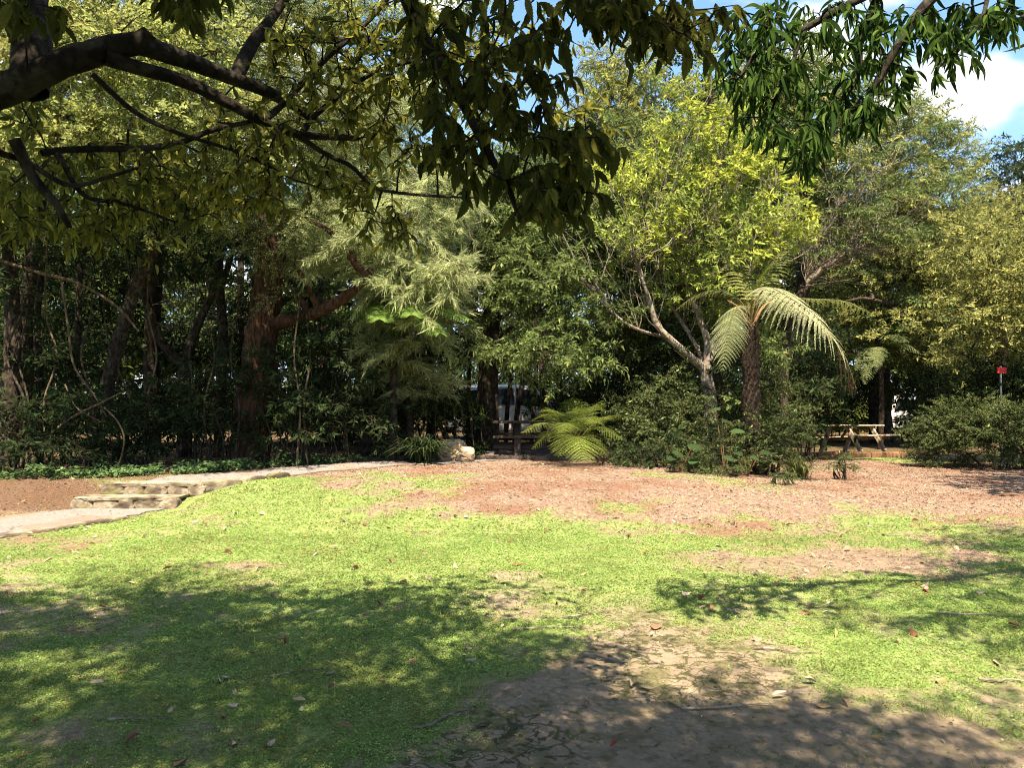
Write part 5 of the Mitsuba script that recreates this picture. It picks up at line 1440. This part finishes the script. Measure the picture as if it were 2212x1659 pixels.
def car(label, x, y, yaw):
    import shapely
    t = thing('parked_car', label, 'car')
    R, o = rz(yaw), np.array([x, y, float(gz(x, y))])
    prof = np.array(PROFILE)
    ys = np.linspace(-.9, .9, 13)
    rings = []
    for yy in ys:
        k = 1 - .05 * (abs(yy) / .9) ** 4
        z = prof[:, 1].copy()
        z = np.where(z > 1, 1 + (z - 1) * (1 - .10 * (abs(yy) / .9) ** 3), z)
        inset = np.where(prof[:, 1] > 1.0, 1 - .16 * (prof[:, 1] - 1) / .7, 1)
        rings.append(np.column_stack([prof[:, 0] * k, yy * inset, z]))
    v = np.array(rings)
    n, m = len(ys), len(prof)
    i, j = np.meshgrid(np.arange(n - 1), np.arange(m), indexing='ij')
    q = np.stack([i * m + j, i * m + (j + 1) % m, (i + 1) * m + (j + 1) % m, (i + 1) * m + j], -1).reshape(-1, 4)
    tri = trimesh.creation.triangulate_polygon(shapely.Polygon(prof), engine='earcut')
    near = np.argmin(np.linalg.norm(np.asarray(tri[0])[:, None] - prof[None], axis=2), axis=1)[tri[1]]
    caps = np.vstack([near, near[:, ::-1] + (n - 1) * m])
    f = np.vstack([q[:, [0, 1, 2]], q[:, [0, 2, 3]], caps])
    put = lambda v: np.asarray(v) @ R.T + o
    part(t, 'body', mikit.ply((put(v.reshape(-1, 3)), f), 'car_paint', smooth=35))
    side = lambda X, Z, s: np.array([X, s * (.9 * (1 - .16 * max(Z - 1, 0) / .7) + .006), Z])
    for s in (-1, 1):
        for poly in ([(-1.95, 1.08), (-1.8, 1.5), (-1.25, 1.56), (-1.2, 1.08)], [(-1.1, 1.08), (-1.12, 1.57), (-.3, 1.58), (-.28, 1.08)], [(-.2, 1.08), (-.22, 1.58), (.28, 1.55), (.85, 1.12), (.8, 1.08)]):
            vv = np.array([side(X, Z, s) for X, Z in poly])
            inner = vv - [0, s * .02, 0]
            mm = trimesh.convex.convex_hull(np.vstack([vv, inner]))
            part(t, 'side_window', mikit.ply((put(mm.vertices), mm.faces), 'car_glass'))
        for X in (-1.4, 1.4):
            a, b = np.array([X, s * .74, .33]), np.array([X, s * .93, .33])
            part(t, 'wheel', mikit.ply(tube([put(a), put(a * [1, 1, 1] + [0, s * .01, 0]), put(b)], [.3, .33, .33], 24), 'rubber', smooth=40))
            k = [k for k in scene if k.startswith(t + '__wheel')][-1]
            part(k, 'hub', mikit.ply(tube([put(b), put(b + [0, s * .012, 0])], [.2, .18], 12), 'alloy', smooth=40))
        v2, f2 = place(box(.08, .3, .14, .02), R, put([2.2, s * .66, .72]))
        part(t, 'headlight', mikit.ply((v2, f2), 'lamp_glass'))
        v2, f2 = place(box(.1, .16, .1, .02), R, put([.75, s * 1.0, 1.12]))
        part(t, 'mirror', mikit.ply((v2, f2), 'car_paint'))
    for name, (xa, za, xb, zb) in (('windscreen', (.47, 1.58, 1.08, 1.1)), ('rear_window', (-2.06, 1.48, -2.2, 1.06))):
        vv = np.array([[xa, -.68, za], [xa, .68, za], [xb, .78, zb], [xb, -.78, zb]]) + [.012 if xa > 0 else -.012, 0, .012]
        part(t, name, mikit.ply((put(vv), np.array([[0, 1, 2], [0, 2, 3]])), 'car_glass'))
    return t


car('white car parked beyond the trees, seen through the gap above the dark table', .25, 25.5, .12)
car('white car far beyond the pale picnic table, glimpsed between the dark trunks at the right', 17.2, 34.5, 1.2)
# red panel at the right
p = P(2164, 800, 18.8)
t = thing('red_sign', 'small bright red panel on a post showing through the leaves at the right edge', 'sign')
v, f = place(box(.26, .03, .15, .01), rz(.2), p)
part(t, 'panel', mikit.ply((v, f), 'red_paint'))
part(t, 'post', mikit.ply(tube([np.array([p[0], p[1] + .05, -.1]), p + [0, .05, .1]], .03, 8), 'alloy', smooth=True))

# ------------------------------------------------------------------ ground cover, litter, fallen leaves
rng = np.random.default_rng(91)
m = MB()
TRI = (np.array([[0, 0, 0], [.5, .45, .12], [1, 0, .0], [.5, -.45, .12]]), np.array([[0, 2, 1], [0, 3, 2]]))
tot = []
for d0, d1, n, s in ((3.2, 4.6, 130000, .0085), (4.6, 6.5, 160000, .0108), (6.5, 9.5, 180000, .0145), (9.5, 14.5, 120000, .021)):
    y = np.sqrt(rng.uniform(d0 ** 2, d1 ** 2, n))
    x = rng.uniform(-.70, .70, n) * y
    cov = grass_cover(x, y, NPX)
    lumps = np_fbm(x * 5, y * 5, 3.0, 3)
    keep = rng.random(n) < np.clip(cov ** 1.3 * 1.1 * np.clip(lumps * 2.2 - .25, .25, 1), 0.015, 1)
    x, y, lumps = x[keep], y[keep], lumps[keep]
    pd = path_dist(x, y)
    x, y, lumps = x[pd > .03], y[pd > .03], lumps[pd > .03]
    n = len(x)
    z = gz(x, y) + .004 + np.clip(lumps - .35, 0, 1) * .05 * rng.random(n)
    yaw = rng.uniform(0, 6.283, n)
    dirs = nrm(np.column_stack([np.cos(yaw), np.sin(yaw), rng.uniform(-.1, .55, n)]))
    tone = np_fbm(x * 1.1, y * 1.1, 6.0, 3)[:, None] * .7 + .3 * np_fbm(x * 4, y * 4, 1.0, 2)[:, None]
    col = pick(rng, ((.20, .315, .09), (.28, .385, .14), (.145, .24, .06), (.25, .375, .10)), n, .22) * (.45 + 1.1 * tone)
    dry = rng.random(n) < .04 + .22 * np_step(.5, .75, np_fbm(x * 2.1, y * 2.1, 11.0, 3))
    col[dry] = pick(rng, ((.34, .27, .13), (.28, .2, .1)), int(dry.sum()), .2)
    m.add(*scatter(TRI, np.column_stack([x, y, z]), frames(dirs, nrm(rng.normal(0, .4, (n, 3)) + [0, 0, 1])), s * np.exp(rng.normal(0, .28, n)), col))
    tot.append(n)
scene['low_ground_cover'] = m.ply('leaf_soft')
labels['low_ground_cover'] = {'label': 'low bright green clover-like ground cover over the clearing', 'category': 'ground cover', 'kind': 'stuff'}
# grass blades in loose tufts
m = MB()
n = 420
d = np.sqrt(rng.uniform(3.4 ** 2, 12 ** 2, n))
cx = rng.uniform(-.66, .66, n) * d
ok = (path_dist(cx, d) > .05) & (rng.random(n) < .35 + .6 * grass_cover(cx, d, NPX)) & (np_noise(cx * 2, d * 2, 2) > .35)
for x, y in zip(cx[ok], d[ok]):
    k = int(rng.integers(5, 16))
    yaw = rng.uniform(0, 6.28, k)
    el = rng.uniform(.7, 1.5, k)
    dirs = np.column_stack([np.cos(yaw) * np.cos(el), np.sin(yaw) * np.cos(el), np.sin(el)])
    xy = np.column_stack([x + rng.normal(0, .03, k), y + rng.normal(0, .03, k)])
    ln = rng.uniform(.03, .11, k)
    m.add(*scatter(BLADE, np.column_stack([xy, gz(xy[:, 0], xy[:, 1])]), frames(dirs, nrm(rng.normal(0, 1, (k, 3)))), np.column_stack([ln, np.full(k, .0035), ln]), pick(rng, ((.2, .28, .06), (.3, .3, .1)), k)))
scene['grass_tufts'] = m.ply('leaf_soft')
labels['grass_tufts'] = {'label': 'loose tufts of thin grass blades in the ground cover', 'category': 'grass', 'kind': 'stuff'}

# litter: chips and small dead leaves
m = MB()
n = 110000
y = np.sqrt(rng.uniform(3.3 ** 2, 21 ** 2, n))
x = rng.uniform(-.70, .70, n) * y
cov = grass_cover(x, y, NPX)
w = np.clip((.15 + redness(x, y, NPX) * .85) * (1.05 - cov * .93), 0, 1) * (.25 + 1.1 * np_fbm(x * 1.5, y * 1.5, 5.0, 3))
keep = rng.random(n) < w
x, y = x[keep], y[keep]
pd = path_dist(x, y)
keep = (pd > 0) | (rng.random(len(x)) < .08)
x, y = x[keep], y[keep]
n = len(x)
yaw = rng.uniform(0, 6.283, n)
dirs = nrm(np.column_stack([np.cos(yaw), np.sin(yaw), rng.normal(0, .15, n)]))
ln = .012 + .022 * rng.random(n) ** 2 + .0012 * y + .03 * (rng.random(n) < .06)
z = np.where(path_dist(x, y) > 0, gz(x, y) + .006, np.where(y > 12, np.maximum(gz(x, y) + .02, .3) + .012, .06))
m.add(*scatter(LEAF2, np.column_stack([x, y, z]), frames(dirs, nrm(rng.normal(0, .35, (n, 3)) + [0, 0, 1])), np.column_stack([ln, ln * rng.uniform(.12, .5, n), ln]), pick(rng, ((.25, .19, .145), (.16, .105, .075), (.085, .055, .04), (.32, .26, .20), (.07, .045, .03)), n, .35)))
scene['leaf_litter'] = m.ply('vertex_matte')
labels['leaf_litter'] = {'label': 'brown leaf litter and bark chips scattered over the bare soil', 'category': 'leaf litter', 'kind': 'stuff'}

# fallen leaves one can tell apart
FALLEN = [toothed_leaf(50 + s, bend=b, teeth=5, cut=0, fold=fo, shape=.8) for s, (b, fo) in enumerate(((.0, .5), (.35, .7), (-.3, .6), (.5, 1.1), (.15, -.3)))]
tones = ((.25, .16, .11), (.36, .27, .19), (.18, .10, .065), (.42, .36, .28), (.20, .075, .05), (.40, .27, .12), (.36, .29, .23))
plys = {}
n = 0
while n < 280:
    d = math.sqrt(rng.uniform(3.5 ** 2, 10.5 ** 2)) if n < 220 else math.sqrt(rng.uniform(9 ** 2, 16 ** 2))
    x = rng.uniform(-.66, .66) * d
    if path_dist(np.array([x]), np.array([d]))[0] <= 0:
        continue
    k, c = int(rng.integers(len(FALLEN))), int(rng.integers(len(tones)))
    if (k, c) not in plys:
        v, f = FALLEN[k]
        plys[k, c] = mikit.ply((v - [.5, 0, 0], f), 'vertex_matte', smooth=False, color=np.tile(tones[c], (len(v), 1)))
    ln = rng.uniform(.045, .10)
    R = rz(rng.uniform(0, 6.28)) @ rx(rng.normal(0, .35) + (math.pi if rng.random() < .4 else 0)) @ ry(rng.normal(0, .15))
    M = np.eye(4)
    M[:3, :3] = R * np.array([ln, ln * rng.uniform(.28, .42), ln * .8])
    M[:3, 3] = [x, d, float(gz(x, d)) + .012 + .12 * ln]
    sx = x / d
    zone = ('left', 'left middle', 'middle', 'right middle', 'right')[min(4, int((sx + .66) / .264))] + ' of the clearing, ' + ('close to the viewer' if d < 4.6 else 'in the near half' if d < 6.5 else 'in the far half' if d < 10 else 'towards the forest edge')
    key = thing('fallen_leaf', ('brown', 'tan', 'dark brown', 'pale buff', 'reddish', 'light tan', 'grey-tan')[c] + ' dead leaf at the ' + zone, 'leaf', 'dead leaves scattered over the clearing')
    scene[key] = {**plys[k, c], 'to_world': ST(M)}
    n += 1
# fallen twigs
for k, (px, py, l, yaw, lab) in enumerate(((1180, 1380 - 20, .5, .12, None), (1245, 1335, .55, .25, None), (650, 1455, .4, .5, None), (1570, 1535, .5, .1, None), (2090, 1330, .45, -.1, None), (2170, 1475, .3, 0, None), (960, 1560, .35, .6, None), (1700, 1410, .4, -.2, None), (1960, 1160, .6, .1, None), (1500, 1120, .35, .3, None), (1290, 1060, .5, .0, None), (300, 1560, .3, .2, None))):
    q = G(px, py)
    dv = np.array([math.cos(yaw), math.sin(yaw), 0]) * l / 2
    pts = [q - dv, q - dv * .3 + rng.normal(0, .02, 3) * [1, 1, 0], q + dv * .3 + rng.normal(0, .02, 3) * [1, 1, 0], q + dv]
    pts = [np.array([p[0], p[1], float(gz(p[0], p[1])) + .014]) for p in pts]
    key = thing('fallen_twig', ('grey twig in the middle of the lawn, left of the mud patch top', 'grey twig just above the bare mud patch', 'grey twig on the shaded lawn at the lower left', 'grey twig lying across the bare mud', 'grey twig on the grass at the far right, above the others', 'grey twig at the right edge of the lawn', 'grey twig at the bottom, left of the bare mud', 'grey twig on the right border of the bare mud', 'long grey twig on the far lawn towards the right', 'short grey twig on the red soil right of centre', 'long grey twig on the red soil below the low fern clump', 'grey twig in the lower left corner')[k], 'twig', 'dead twigs lying on the clearing')
    scene[key] = mikit.ply(limb(pts, .008, .003, 14, 6, .2, k), 'bark_pale', smooth=True)
